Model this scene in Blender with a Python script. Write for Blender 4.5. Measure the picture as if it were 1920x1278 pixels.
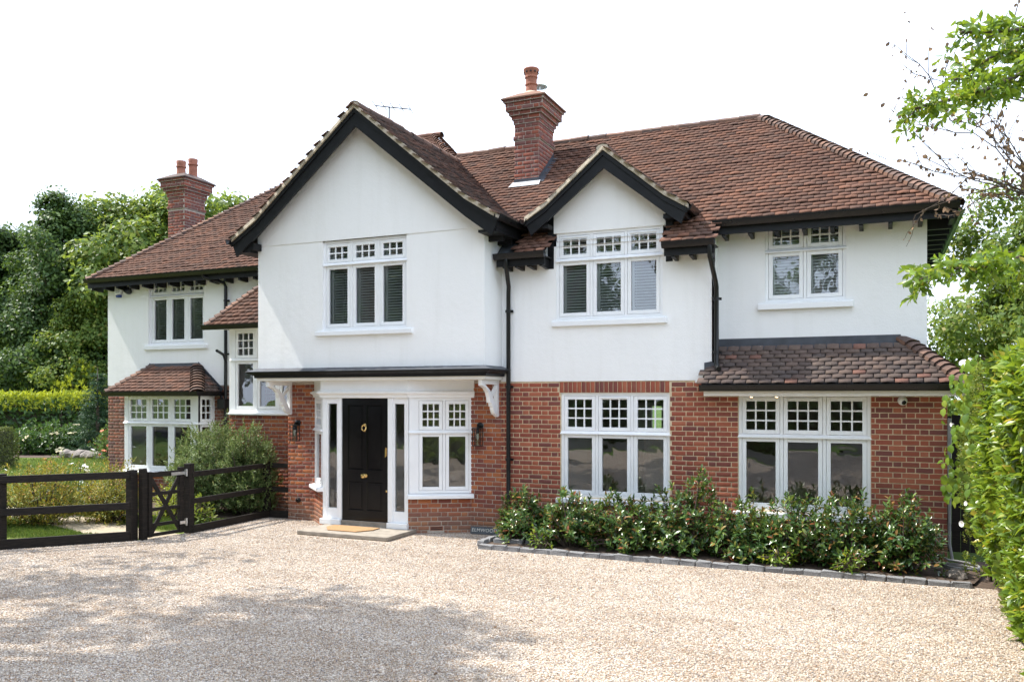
import bpy, bmesh, math, random
import numpy as np
from mathutils import Vector, Matrix
R = math.radians
for o in list(bpy.data.objects): bpy.data.objects.remove(o)
scene = bpy.context.scene
COL = scene.collection

# ------------------------------------------------------------------ camera
CAM_POS = Vector((0.0, -12.8, 2.3))
cam_d = bpy.data.cameras.new('camera'); cam = bpy.data.objects.new('camera', cam_d); COL.objects.link(cam)
cam.location = CAM_POS; cam.rotation_euler = (R(90), 0, R(23.6))
cam_d.sensor_width = 36; cam_d.lens = 36 * 1577 / 1920; cam_d.shift_y = 103 / 1920
cam_d.clip_start = 0.05; cam_d.clip_end = 2000
scene.camera = cam

# ------------------------------------------------------------------ sky, sun, exposure
SUN = Vector((-0.64, -0.075, 1.0)).normalized()          # towards the sun
world = bpy.data.worlds.new('World'); scene.world = world; world.use_nodes = True
nt = world.node_tree; nt.nodes.clear()
sky = nt.nodes.new('ShaderNodeTexSky'); sky.sky_type = 'NISHITA'; sky.sun_disc = False
sky.sun_elevation = math.asin(SUN.z); sky.sun_rotation = math.atan2(SUN.x, SUN.y)
sky.air_density = 1.0; sky.dust_density = 2.5; sky.ozone_density = 1.0
tc = nt.nodes.new('ShaderNodeTexCoord')
mp = nt.nodes.new('ShaderNodeMapping'); mp.inputs['Scale'].default_value = (1.2, 1.2, 3.5)
nz = nt.nodes.new('ShaderNodeTexNoise'); nz.inputs['Scale'].default_value = 2.2; nz.inputs['Detail'].default_value = 5
rp = nt.nodes.new('ShaderNodeMapRange'); rp.inputs['From Min'].default_value = .3; rp.inputs['From Max'].default_value = .7
rp.inputs['To Min'].default_value = .74; rp.inputs['To Max'].default_value = .95
mx = nt.nodes.new('ShaderNodeMix'); mx.data_type = 'RGBA'
mx.inputs['B'].default_value = (9.3, 10.5, 12.6, 1)            # thin bright cloud veil over the blue
bg = nt.nodes.new('ShaderNodeBackground'); bg.inputs['Strength'].default_value = 0.135
wo = nt.nodes.new('ShaderNodeOutputWorld')
L = nt.links.new
L(tc.outputs['Generated'], mp.inputs[0]); L(mp.outputs[0], nz.inputs['Vector']); L(nz.outputs['Fac'], rp.inputs['Value'])
L(rp.outputs[0], mx.inputs['Factor']); L(sky.outputs[0], mx.inputs['A']); L(mx.outputs['Result'], bg.inputs[0]); L(bg.outputs[0], wo.inputs[0])
sl = bpy.data.lights.new('sun', 'SUN'); sl.energy = 5.0; sl.angle = R(0.6); sl.color = (1.0, .95, .86)
so = bpy.data.objects.new('sun', sl); COL.objects.link(so); so.location = (-12, -3, 20)
so.rotation_euler = (-SUN).to_track_quat('-Z', 'Y').to_euler()
scene.view_settings.view_transform = 'Standard'; scene.view_settings.look = 'None'
scene.view_settings.exposure = 0.76; scene.view_settings.gamma = 1.0
scene.view_settings.use_curve_mapping = False
scene.render.engine = 'CYCLES'
try:
    scene.cycles.max_bounces = 6; scene.cycles.transparent_max_bounces = 10; scene.cycles.diffuse_bounces = 3
    scene.cycles.glossy_bounces = 2; scene.cycles.transmission_bounces = 2; scene.cycles.caustics_reflective = False; scene.cycles.caustics_refractive = False
    scene.cycles.sample_clamp_indirect = 6
except Exception: pass

rng = random.Random(7); nrng = np.random.default_rng(7)

# ------------------------------------------------------------------ materials
class NT:
    def __init__(s, name):
        s.m = bpy.data.materials.new(name); s.m.use_nodes = True; s.t = s.m.node_tree; s.t.nodes.clear()
        s.out = s.n('OutputMaterial'); s.b = s.n('BsdfPrincipled'); s.l(s.b.outputs[0], s.out.inputs[0])
        s._tc = None
    def n(s, k, **kw):
        x = s.t.nodes.new('ShaderNode' + k)
        for a, v in kw.items(): setattr(x, a, v)
        return x
    def l(s, a, b): s.t.links.new(a, b)
    def co(s, kind='Object', sc=(1, 1, 1)):
        if s._tc is None: s._tc = s.n('TexCoord')
        m = s.n('Mapping'); m.inputs['Scale'].default_value = sc; s.l(s._tc.outputs[kind], m.inputs[0]); return m.outputs[0]
    def geo(s):
        return s.n('NewGeometry')
    def noise(s, vec, scale, detail=4, rough=.55):
        x = s.n('TexNoise'); x.inputs['Scale'].default_value = scale; x.inputs['Detail'].default_value = detail; x.inputs['Roughness'].default_value = rough
        if vec is not None: s.l(vec, x.inputs['Vector'])
        return x.outputs['Fac']
    def ramp(s, fac, stops, interp='LINEAR'):
        x = s.n('ValToRGB'); x.color_ramp.interpolation = interp
        e = x.color_ramp.elements
        while len(e) < len(stops): e.new(.5)
        for i, (p, c) in enumerate(stops):
            e[i].position = p; e[i].color = (c[0], c[1], c[2], 1) if len(c) == 3 else c
        s.l(fac, x.inputs[0]); return x.outputs[0]
    def math(s, op, a, b=None, clamp=False):
        x = s.n('Math', operation=op); x.use_clamp = clamp
        for i, v in enumerate((a, b)):
            if v is None: continue
            if isinstance(v, (int, float)): x.inputs[i].default_value = v
            else: s.l(v, x.inputs[i])
        return x.outputs[0]
    def mix(s, fac, a, b, mode='MIX'):
        x = s.n('Mix'); x.data_type = 'RGBA'; x.blend_type = mode
        for k, v in (('Factor', fac), ('A', a), ('B', b)):
            if isinstance(v, (int, float)): x.inputs[k].default_value = v
            elif isinstance(v, tuple): x.inputs[k].default_value = (*v[:3], 1)
            else: s.l(v, x.inputs[k])
        return x.outputs['Result']
    def bump(s, h, strength=.3, dist=.01):
        x = s.n('Bump'); x.inputs['Strength'].default_value = strength; x.inputs['Distance'].default_value = dist
        s.l(h, x.inputs['Height']); s.l(x.outputs[0], s.b.inputs['Normal']); return x
    def rnd(s):       # random number for each loose piece and each object
        g = s.n('NewGeometry'); o = s.n('ObjectInfo')
        a = s.math('ADD', g.outputs['Random Per Island'], o.outputs['Random']); return s.math('FRACT', a)
    def set(s, **kw):
        for k, v in kw.items():
            k = k.replace('_', ' ')
            i = s.b.inputs[k]
            if isinstance(v, (int, float)): i.default_value = v
            elif isinstance(v, tuple): i.default_value = (*v[:3], 1)
            else: s.l(v, i)
        return s.m

M = {}
def mat_plain(name, col, rough=.5, var=.12, scale=6., bump=.0, metallic=0., spec=.5, coat=0):
    t = NT(name); v = t.co('Object'); f = t.noise(v, scale, 5)
    lo = tuple(c * (1 - var) for c in col); hi = tuple(min(1, c * (1 + var)) for c in col)
    c = t.ramp(f, [(.3, lo), (.7, hi)])
    rr = t.math('ADD', t.math('MULTIPLY', t.noise(v, scale * 2.3, 3), .15), rough - .075)
    t.set(Base_Color=c, Roughness=rr, Metallic=metallic, Specular_IOR_Level=spec)
    if coat: t.b.inputs['Coat Weight'].default_value = coat; t.b.inputs['Coat Roughness'].default_value = .08
    if bump: t.bump(t.noise(v, scale * 12, 4), bump, .004)
    M[name] = t.m; return t.m

def mat_render():
    t = NT('white_render'); v = t.co('Object')
    big = t.noise(v, .7, 5); streak = t.noise(t.co('Object', (5, 5, .35)), 1.3, 5)
    c = t.ramp(big, [(.25, (.83, .83, .82)), (.75, (.88, .88, .87))])
    c = t.mix(t.math('MULTIPLY', t.ramp(streak, [(.52, (0, 0, 0)), (.8, (1, 1, 1))]), .2), c, (.66, .65, .61))
    t.set(Base_Color=c, Roughness=.9, Specular_IOR_Level=.2)
    fine = t.math('ADD', t.noise(v, 70, 3), t.math('MULTIPLY', t.noise(v, 9, 4), 1.6)); t.bump(fine, .6, .005); M['render'] = t.m
mat_render()

def mat_brick(name, cols, lime):
    t = NT(name); v = t.co('Object'); r = t.rnd()
    n = len(cols); c = t.ramp(r, [(i / n, cc) for i, cc in enumerate(cols)], 'CONSTANT')
    g = t.geo(); m = t.n('Mapping'); t.l(g.outputs['Position'], m.inputs[0]); P = m.outputs[0]
    sp = t.noise(P, 45, 5, .7); c = t.mix(t.math('MULTIPLY', sp, .5), c, t.mix(1.0, c, (.35, .3, .3), 'MULTIPLY'))
    st = t.ramp(t.noise(P, 3.1, 6, .65), [(.60, (0, 0, 0)), (.78, (1, 1, 1))])
    c = t.mix(t.math('MULTIPLY', st, lime), c, (.55, .48, .42))
    sm = t.ramp(t.noise(P, 16, 5, .7), [(.66, (0, 0, 0)), (.72, (1, 1, 1))])
    c = t.mix(t.math('MULTIPLY', sm, lime * .8), c, (.5, .43, .36))
    # rain splash and soil along the lowest courses
    sx = t.n('SeparateXYZ'); t.l(g.outputs['Position'], sx.inputs[0])
    mr = t.n('MapRange'); mr.inputs['From Min'].default_value = .06; mr.inputs['From Max'].default_value = .42; mr.inputs['To Min'].default_value = .6; mr.inputs['To Max'].default_value = 0
    t.l(t.math('ADD', sx.outputs['Z'], t.math('MULTIPLY', t.noise(P, 5, 4), -.15)), mr.inputs['Value'])
    c = t.mix(t.math('MULTIPLY', mr.outputs[0], .75), c, (.23, .17, .12))
    t.set(Base_Color=c, Roughness=.88, Specular_IOR_Level=.25)
    t.bump(t.math('ADD', t.noise(P, 160, 4, .7), t.math('MULTIPLY', t.noise(P, 30, 4), 2.)), .55, .003); M[name] = t.m
mat_brick('new_brick', [(0.359, 0.104, 0.065), (0.301, 0.091, 0.061), (0.405, 0.128, 0.073), (0.329, 0.096, 0.061), (0.241, 0.080, 0.063), (0.377, 0.114, 0.067), (0.273, 0.087, 0.061), (0.433, 0.147, 0.085), (0.213, 0.078, 0.065)], .10)
mat_brick('old_brick', [(0.342, 0.101, 0.050), (0.399, 0.134, 0.060), (0.285, 0.090, 0.054), (0.323, 0.112, 0.066), (0.228, 0.078, 0.060), (0.437, 0.157, 0.066), (0.266, 0.095, 0.066)], .3)
mat_brick('worn_brick', [(.27, .13, .09), (.22, .11, .085), (.31, .15, .10), (.25, .10, .07), (.18, .10, .085), (.33, .14, .09)], .45)
mat_brick('stack_brick', [(0.256, 0.092, 0.067), (0.218, 0.081, 0.063), (0.295, 0.096, 0.063), (0.233, 0.096, 0.077), (0.195, 0.092, 0.079), (0.310, 0.100, 0.062), (0.210, 0.100, 0.086)], .22)
def mat_mortar(name, col):
    t = NT(name); v = t.co('Object'); c = t.ramp(t.noise(v, 14, 6), [(.3, tuple(x * .78 for x in col)), (.7, tuple(x * 1.15 for x in col))])
    t.set(Base_Color=c, Roughness=.95, Specular_IOR_Level=.15); t.bump(t.noise(v, 180, 3), .5, .002); M[name] = t.m
mat_mortar('mortar_buff', (.66, .54, .37)); mat_mortar('mortar_grey', (.44, .38, .32)); mat_mortar('cement', (.50, .43, .33))

def mat_tile(name, cols, lich):
    t = NT(name); r = t.rnd(); n = len(cols)
    c = t.ramp(r, [(i / n, cc) for i, cc in enumerate(cols)], 'CONSTANT')
    g = t.geo(); P = g.outputs['Position']
    patch = t.noise(P, .9, 4); c = t.mix(t.math('MULTIPLY', t.ramp(patch, [(.4, (0, 0, 0)), (.65, (1, 1, 1))]), .5), c, t.mix(1., c, (.5, .5, .55), 'MULTIPLY'))
    sp = t.noise(P, 28, 6, .7); c = t.mix(t.math('MULTIPLY', sp, .75), c, t.mix(1., c, (.36, .33, .33), 'MULTIPLY'))
    li = t.ramp(t.noise(P, 11, 6, .75), [(.64, (0, 0, 0)), (.70, (1, 1, 1))])
    c = t.mix(t.math('MULTIPLY', li, lich), c, (.40, .36, .28))
    ye = t.ramp(t.noise(P, 4.3, 5, .7), [(.70, (0, 0, 0)), (.74, (1, 1, 1))])
    c = t.mix(t.math('MULTIPLY', ye, lich * .6), c, (.42, .27, .07))
    t.set(Base_Color=c, Roughness=.85, Specular_IOR_Level=.25)
    t.bump(t.math('ADD', t.noise(P, 120, 4, .7), t.math('MULTIPLY', t.noise(P, 25, 3), 1.5)), .5, .003); M[name] = t.m
mat_tile('tile_red', [(0.200, 0.104, 0.072), (0.188, 0.099, 0.070), (0.215, 0.109, 0.074), (0.194, 0.102, 0.072), (0.168, 0.096, 0.071), (0.228, 0.114, 0.075), (0.183, 0.100, 0.071), (0.206, 0.108, 0.075), (0.158, 0.093, 0.070), (0.197, 0.106, 0.075), (0.256, 0.123, 0.079)], .5)
mat_tile('tile_grey', [(0.161, 0.120, 0.101), (0.137, 0.104, 0.091), (0.182, 0.130, 0.106), (0.147, 0.109, 0.096), (0.123, 0.098, 0.089), (0.168, 0.122, 0.103), (0.157, 0.112, 0.094), (0.137, 0.106, 0.092), (0.155, 0.116, 0.099), (0.172, 0.126, 0.106), (0.261, 0.136, 0.103)], .75)
mat_tile('tile_moss', [(0.154, 0.090, 0.066), (0.121, 0.073, 0.055), (0.182, 0.099, 0.072), (0.110, 0.077, 0.064), (0.094, 0.066, 0.055)], 1.0)
mat_tile('tile_hip', [(.19, .12, .09), (.155, .10, .08), (.22, .135, .10), (.13, .092, .078), (.25, .14, .095)], .8)

mat_plain('white_paint', (.84, .85, .86), .32, .03, 4, .03)
mat_plain('cream_paint', (.82, .79, .73), .5, .04, 3, .05)
mat_plain('black_paint', (.009, .0095, .011), .45, .25, 8, .12, 0., .28)
mat_plain('black_plastic', (.009, .009, .0095), .30, .2, 5, 0, 0., .35)
mat_plain('door_black', (.004, .004, .0045), .16, .2, 5, .02, 0., .28)
mat_plain('brass', (.85, .60, .25), .18, .08, 30, 0, 1.0)
mat_plain('steel', (.62, .64, .66), .38, .1, 20, 0, 1.0)
mat_plain('lead', (.045, .05, .062), .5, .35, 5, .1, 0.)
mat_plain('lead_light', (.34, .36, .39), .5, .15, 9, .1)
mat_plain('terracotta', (.30, .115, .07), .8, .25, 9, .2)
mat_plain('stone_slab', (.27, .235, .195), .9, .25, 7, .4)
mat_plain('granite', (.20, .20, .205), .92, .65, 26, 1.0)
mat_plain('eaves_green', (.10, .17, .06), .6, .35, 6, .1)  # dull green for the right-hand side fascia and gutter strip
mat_plain('slate', (.055, .062, .07), .6, .25, 15, .2)
mat_plain('lettering', (.55, .54, .48), .6, .05)
mat_plain('coir', (.36, .21, .10), .98, .3, 60, .8)
mat_plain('interior', (.46, .45, .43), .9, .08, 1)
mat_plain('interior_floor', (.20, .13, .08), .5, .2, 3)
mat_plain('blind', (.80, .84, .83), .55, .04, 3)
mat_plain('fabric', (.62, .57, .48), .95, .12, 20, .3)
mat_plain('soil', (.075, .05, .035), .98, .4, 14, 1.0)
mat_plain('bark', (.13, .10, .08), .95, .4, 12, .9)
mat_plain('twig', (.10, .075, .06), .9, .3, 20, .4)
mat_plain('grey_plastic', (.48, .49, .50), .45, .1, 6)
mat_plain('white_plastic', (.80, .80, .79), .35, .03, 4)
mat_plain('blue_plastic', (.02, .05, .22), .35, .1, 4)
mat_plain('cable', (.22, .22, .22), .5, .2, 8)
mat_plain('rock', (.19, .165, .145), .95, .35, 5, .9)
mat_plain('petal_white', (.85, .85, .82), .6, .04, 9)
mat_plain('petal_cream', (.62, .54, .34), .7, .2, 9)
mat_plain('petal_red', (.62, .13, .06), .6, .3, 9)
mat_plain('petal_yellow', (.85, .62, .05), .6, .15, 9)

def mat_fence():
    t = NT('fence_black'); v = t.co('Object'); g = t.noise(t.co('Object', (1.2, 1.2, 14)), 6, 5)
    c = t.ramp(g, [(.3, (.008, .0075, .007)), (.6, (.02, .016, .013)), (.8, (.055, .043, .034))])
    t.set(Base_Color=c, Roughness=.7, Specular_IOR_Level=.2); t.bump(g, .5, .004); M['fence'] = t.m
mat_fence()

def mat_glass():
    t = NT('window_glass'); t.t.nodes.remove(t.b)
    tr = t.n('BsdfTransparent'); tr.inputs[0].default_value = (.90, .93, .92, 1)
    gl = t.n('BsdfGlossy'); gl.inputs['Roughness'].default_value = .0; gl.inputs[0].default_value = (.95, .97, 1, 1)
    fr = t.n('Fresnel'); fr.inputs[0].default_value = 1.5
    f = t.math('ADD', t.math('MULTIPLY', fr.outputs[0], 1.6), .075, True)     # two coated panes reflect more than one
    m = t.n('MixShader'); t.l(f, m.inputs[0]); t.l(tr.outputs[0], m.inputs[1]); t.l(gl.outputs[0], m.inputs[2]); t.l(m.outputs[0], t.out.inputs[0])
    g = t.geo(); nz = t.noise(g.outputs['Position'], 2.5, 2); b = t.n('Bump'); b.inputs['Strength'].default_value = .12; b.inputs['Distance'].default_value = .02
    t.l(nz, b.inputs['Height']); t.l(b.outputs[0], gl.inputs['Normal']); M['glass'] = t.m
mat_glass()

def mat_leaf(name, stops, gloss=.4, transl=.35, tint=(.32, .42, .05), rough_spec=.5):
    t = NT(name); r = t.rnd(); g = t.geo()
    c = t.ramp(r, stops)
    pn = t.noise(g.outputs['Position'], 1.1, 3); c = t.mix(t.math('MULTIPLY', pn, .45), c, t.mix(1., c, (.55, .62, .5), 'MULTIPLY'))
    t.set(Base_Color=c, Roughness=gloss, Specular_IOR_Level=rough_spec)
    tl = t.n('BsdfTranslucent'); tc = t.mix(.5, c, tint); t.l(tc, tl.inputs[0])
    m = t.n('MixShader'); m.inputs[0].default_value = transl
    t.l(t.b.outputs[0], m.inputs[1]); t.l(tl.outputs[0], m.inputs[2]); t.l(m.outputs[0], t.out.inputs[0]); M[name] = t.m
mat_leaf('leaf_photinia', [(0, (.035, .085, .024)), (.5, (.065, .135, .035)), (.76, (.12, .20, .045)), (.86, (.24, .29, .06)), (.93, (.30, .17, .06)), (1, (.30, .09, .045))], .26, .22, (.25, .32, .05), .6)
mat_leaf('leaf_laurel', [(0, (.075, .15, .02)), (.45, (.14, .24, .028)), (.8, (.22, .33, .035)), (.95, (.34, .38, .05)), (1, (.55, .38, .05))], .33, .42, (.42, .52, .03), .55)
mat_leaf('leaf_privet', [(0, (.07, .13, .02)), (.6, (.15, .22, .035)), (.9, (.24, .27, .05)), (1, (.28, .20, .07))], .5, .38, (.42, .48, .05), .35)
mat_leaf('leaf_dark', [(0, (.03, .065, .018)), (.6, (.06, .115, .028)), (1, (.12, .185, .04))], .5, .3, (.22, .32, .05), .3)
mat_leaf('leaf_mid', [(0, (.045, .095, .024)), (.6, (.08, .15, .033)), (1, (.15, .22, .045))], .5, .35, (.28, .38, .05), .3)
mat_leaf('leaf_light', [(0, (.07, .13, .025)), (.6, (.12, .19, .035)), (.92, (.20, .25, .05)), (1, (.28, .24, .06))], .5, .42, (.42, .50, .06), .3)
mat_leaf('leaf_gold', [(0, (.22, .28, .02)), (.6, (.36, .42, .03)), (1, (.48, .50, .04))], .5, .4, (.5, .52, .04), .3)
mat_leaf('leaf_hedge', [(0, (.02, .06, .015)), (.6, (.045, .11, .02)), (1, (.09, .17, .03))], .4, .3, (.2, .32, .04), .4)
mat_leaf('leaf_spruce', [(0, (.018, .05, .028)), (.6, (.035, .085, .045)), (1, (.08, .14, .07))], .55, .2, (.15, .25, .1), .25)
mat_leaf('leaf_yew', [(0, (.05, .07, .015)), (.6, (.09, .115, .025)), (1, (.15, .17, .04))], .6, .25, (.25, .28, .05), .25)
mat_leaf('leaf_autumn', [(0, (.07, .11, .025)), (.35, (.15, .19, .035)), (.6, (.30, .28, .045)), (.85, (.44, .34, .05)), (1, (.42, .17, .05))], .5, .38, (.42, .38, .05), .3)
mat_leaf('leaf_grey', [(0, (.08, .13, .045)), (.6, (.15, .22, .075)), (.9, (.24, .29, .11)), (1, (.34, .28, .15))], .55, .3, (.3, .36, .1), .3)
mat_leaf('leaf_dead', [(0, (.10, .065, .045)), (.6, (.19, .12, .08)), (1, (.28, .17, .10))], .8, .3, (.3, .2, .1), .2)
mat_leaf('leaf_grass', [(0, (.05, .11, .02)), (.6, (.09, .17, .03)), (.9, (.17, .21, .05)), (1, (.25, .23, .09))], .6, .3, (.3, .4, .06), .25)

def gravel_cols(t, r):
    return t.ramp(r, [(0, (0.308, 0.227, 0.163)), (.12, (0.535, 0.443, 0.347)), (.28, (0.677, 0.597, 0.510)), (.42, (0.452, 0.340, 0.239)), (.54, (0.740, 0.679, 0.618)), (.66, (0.370, 0.340, 0.336)), (.74, (0.596, 0.505, 0.412)), (.84, (0.184, 0.170, 0.173)), (.88, (0.617, 0.536, 0.455)), (.95, (0.452, 0.288, 0.173))], 'CONSTANT')
def gravel_tone(t, P, c):                            # worn and dusty patches, faint wheel tracks
    m = t.n('Mapping'); m.inputs['Scale'].default_value = (.35, 1.5, 1); m.inputs['Rotation'].default_value = (0, 0, .5); t.l(P, m.inputs[0])
    a = t.noise(m.outputs[0], .9, 4, .6); b = t.noise(P, 3.2, 4, .65)
    c = t.mix(t.math('MULTIPLY', t.ramp(a, [(.42, (0, 0, 0)), (.68, (1, 1, 1))]), .45), c, t.mix(1., c, (.62, .56, .50), 'MULTIPLY'))
    return t.mix(t.math('MULTIPLY', t.ramp(b, [(.5, (0, 0, 0)), (.75, (1, 1, 1))]), .4), c, (.66, .60, .53))
def mat_gravel():
    t = NT('gravel'); g = t.geo(); P = g.outputs['Position']
    vo = t.n('TexVoronoi'); vo.inputs["Scale"].default_value = 72; t.l(P, vo.inputs['Vector'])
    sx = t.n('SeparateColor'); t.l(vo.outputs['Color'], sx.inputs[0]); c = gravel_cols(t, sx.outputs[0])
    c = gravel_tone(t, P, c); edge = t.ramp(vo.outputs['Distance'], [(.25, (1, 1, 1)), (.75, (.45, .42, .4))]); c = t.mix(1., c, edge, 'MULTIPLY')
    t.set(Base_Color=c, Roughness=.9, Specular_IOR_Level=.25)
    t.bump(t.math('SUBTRACT', 1., vo.outputs['Distance']), 1.0, .010); M['gravel'] = t.m
    t = NT('pebble'); o = t.n('ObjectInfo'); c = gravel_cols(t, o.outputs['Random']); g = t.geo()
    c = t.mix(t.math('MULTIPLY', t.noise(g.outputs['Position'], 90, 3), .35), c, (.35, .3, .25)); c = gravel_tone(t, g.outputs['Position'], c); t.set(Base_Color=c, Roughness=.8, Specular_IOR_Level=.3); M['pebble'] = t.m
mat_gravel()
def mat_ground(name, a, b, c3, sc):
    t = NT(name); g = t.geo(); P = g.outputs['Position']
    c = t.ramp(t.noise(P, sc, 6, .65), [(.3, a), (.55, b), (.75, c3)]); f = t.noise(P, 60, 4, .7); c = t.mix(t.math('MULTIPLY', f, .5), c, t.mix(1., c, (.4, .45, .4), 'MULTIPLY'))
    t.set(Base_Color=c, Roughness=.95, Specular_IOR_Level=.15); t.bump(f, .8, .02); M[name] = t.m
mat_ground('grass_ground', (.07, .12, .025), (.10, .16, .035), (.20, .20, .07), .35)
mat_ground('lawn_ground', (.10, .15, .03), (.16, .19, .05), (.26, .24, .10), .5)
mat_ground('path_stone', (.40, .33, .24), (.48, .40, .30), (.36, .30, .23), 2)
mat_ground('asphalt', (.045, .045, .047), (.055, .055, .056), (.065, .063, .062), 1)
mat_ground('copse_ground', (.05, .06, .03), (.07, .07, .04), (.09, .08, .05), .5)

# ------------------------------------------------------------------ mesh helpers
def world_of(o):
    return o.matrix_basis.copy() if o.parent is None else world_of(o.parent) @ o.matrix_parent_inverse @ o.matrix_basis
def link(o, parent=None):                           # meshes and locations are given in world coordinates throughout
    COL.objects.link(o)
    if parent is not None:
        o.parent = parent; o.matrix_parent_inverse = world_of(parent).inverted()
    return o
class MB:
    def __init__(s, T=None): s.v = []; s.f = []; s.T = T
    def _a(s, pts):
        i = len(s.v)
        for p in pts: s.v.append(tuple(s.T @ Vector(p)) if s.T is not None else tuple(p))
        return i
    def box(s, x0, x1, y0, y1, z0, z1):
        i = s._a([(x0, y0, z0), (x1, y0, z0), (x1, y1, z0), (x0, y1, z0), (x0, y0, z1), (x1, y0, z1), (x1, y1, z1), (x0, y1, z1)])
        s.f += [tuple(i + k for k in q) for q in ((0, 3, 2, 1), (4, 5, 6, 7), (0, 1, 5, 4), (1, 2, 6, 5), (2, 3, 7, 6), (3, 0, 4, 7))]; return s
    def quad(s, *p):
        i = s._a(p); s.f.append(tuple(range(i, i + len(p)))); return s
    def prism(s, poly, vec):                       # polygon (list of 3d points) extruded by vec
        n = len(poly); v = Vector(vec); i = s._a(poly); j = s._a([tuple(Vector(p) + v) for p in poly])
        s.f.append(tuple(i + k for k in range(n - 1, -1, -1))); s.f.append(tuple(j + k for k in range(n)))
        for k in range(n): q = (k + 1) % n; s.f.append((i + k, i + q, j + q, j + k))
        return s
    def bar(s, a, b, w, h, up=(0, 0, 1)):          # rectangular bar from a to b
        a = Vector(a); b = Vector(b); d = (b - a).normalized(); u = Vector(up); r = d.cross(u)
        if r.length < 1e-4: r = d.cross(Vector((1, 0, 0)))
        r.normalize(); u = r.cross(d).normalized()
        q = [a + r * x * w / 2 + u * y * h / 2 for x, y in ((-1, -1), (1, -1), (1, 1), (-1, 1))]
        return s.prism([tuple(p) for p in q], tuple(b - a))
    def tube(s, pts, r, n=8, cap=True):
        pts = [Vector(p) for p in pts]; rs = r if isinstance(r, (list, tuple)) else [r] * len(pts); rings = []
        prev = None
        for k, p in enumerate(pts):
            d = (pts[min(k + 1, len(pts) - 1)] - pts[max(k - 1, 0)])
            d = d.normalized() if d.length > 1e-6 else Vector((0, 0, 1))
            a = (prev - d * prev.dot(d)) if prev is not None else d.orthogonal()
            if a.length < 1e-5: a = d.orthogonal()
            a.normalize(); b = d.cross(a); prev = a
            rings.append(s._a([tuple(p + (a * math.cos(t) + b * math.sin(t)) * rs[k]) for t in [2 * math.pi * q / n for q in range(n)]]))
        for k in range(len(pts) - 1):
            for q in range(n): s.f.append((rings[k] + q, rings[k] + (q + 1) % n, rings[k + 1] + (q + 1) % n, rings[k + 1] + q))
        if cap: s.f.append(tuple(rings[0] + q for q in range(n - 1, -1, -1))); s.f.append(tuple(rings[-1] + q for q in range(n)))
        return s
    def lathe(s, c, prof, n=20, axis='z'):
        rings = []
        for r, h in prof:
            P = []
            for q in range(n):
                t = 2 * math.pi * q / n; a, b = r * math.cos(t), r * math.sin(t)
                P.append((c[0] + a, c[1] + b, c[2] + h) if axis == 'z' else (c[0] + a, c[1] + h, c[2] + b))
            rings.append(s._a(P))
        for k in range(len(rings) - 1):
            for q in range(n): s.f.append((rings[k] + q, rings[k] + (q + 1) % n, rings[k + 1] + (q + 1) % n, rings[k + 1] + q))
        s.f.append(tuple(rings[0] + q for q in range(n - 1, -1, -1))); s.f.append(tuple(rings[-1] + q for q in range(n))); return s
    def sweep(s, path, prof, flat=True):           # open/closed profile (out, up) along a horizontal path; out = right of travel
        rings = []; n = len(path); path = [Vector(p) for p in path]
        for k, p in enumerate(path):
            d0 = (path[k] - path[k - 1]) if k else None; d1 = (path[k + 1] - path[k]) if k < n - 1 else None
            def nr(d): d = Vector((d.x, d.y, 0)).normalized(); return Vector((d.y, -d.x, 0))
            if d0 is None: m = nr(d1)
            elif d1 is None: m = nr(d0)
            else:
                a, b = nr(d0), nr(d1); m = (a + b).normalized(); m /= max(.3, m.dot(a))
            rings.append(s._a([tuple(p + m * o + Vector((0, 0, u))) for o, u in prof]))
        m = len(prof)
        for k in range(n - 1):
            for q in range(m): s.f.append((rings[k] + q, rings[k] + (q + 1) % m, rings[k + 1] + (q + 1) % m, rings[k + 1] + q))
        s.f.append(tuple(rings[0] + q for q in range(m))); s.f.append(tuple(rings[-1] + q for q in range(m - 1, -1, -1))); return s
    def mesh(s, name):
        me = bpy.data.meshes.new(name); me.from_pydata(s.v, [], s.f); me.validate(); me.update()
        return me
    def build(s, name, mat, parent=None, smooth=False, bevel=0, fix=True):
        me = s.mesh(name)
        if fix:
            b = bmesh.new(); b.from_mesh(me); bmesh.ops.recalc_face_normals(b, faces=b.faces); b.to_mesh(me); b.free()
        me.materials.append(M[mat] if isinstance(mat, str) else mat)
        if smooth:
            me.polygons.foreach_set('use_smooth', [True] * len(me.polygons))
            try: me.set_sharp_from_angle(angle=R(40))
            except Exception: pass
        o = bpy.data.objects.new(name, me); link(o, parent)
        if bevel:
            m = o.modifiers.new('bevel', 'BEVEL'); m.width = bevel; m.segments = 2; m.limit_method = 'ANGLE'
        return o
def obj_from(name, me, parent, Mx):
    o = bpy.data.objects.new(name, me); link(o, parent); o.matrix_basis = Mx; return o
def tag(o, label=None, cat=None, group=None, kind=None):
    if label: o['label'] = label
    if cat: o['category'] = cat
    if group: o['group'] = group
    if kind: o['kind'] = kind
    return o
def empty(name, loc, label, cat, group=None):
    o = bpy.data.objects.new(name, None); o.location = loc; o.empty_display_size = .2; COL.objects.link(o); return tag(o, label, cat, group)
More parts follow.
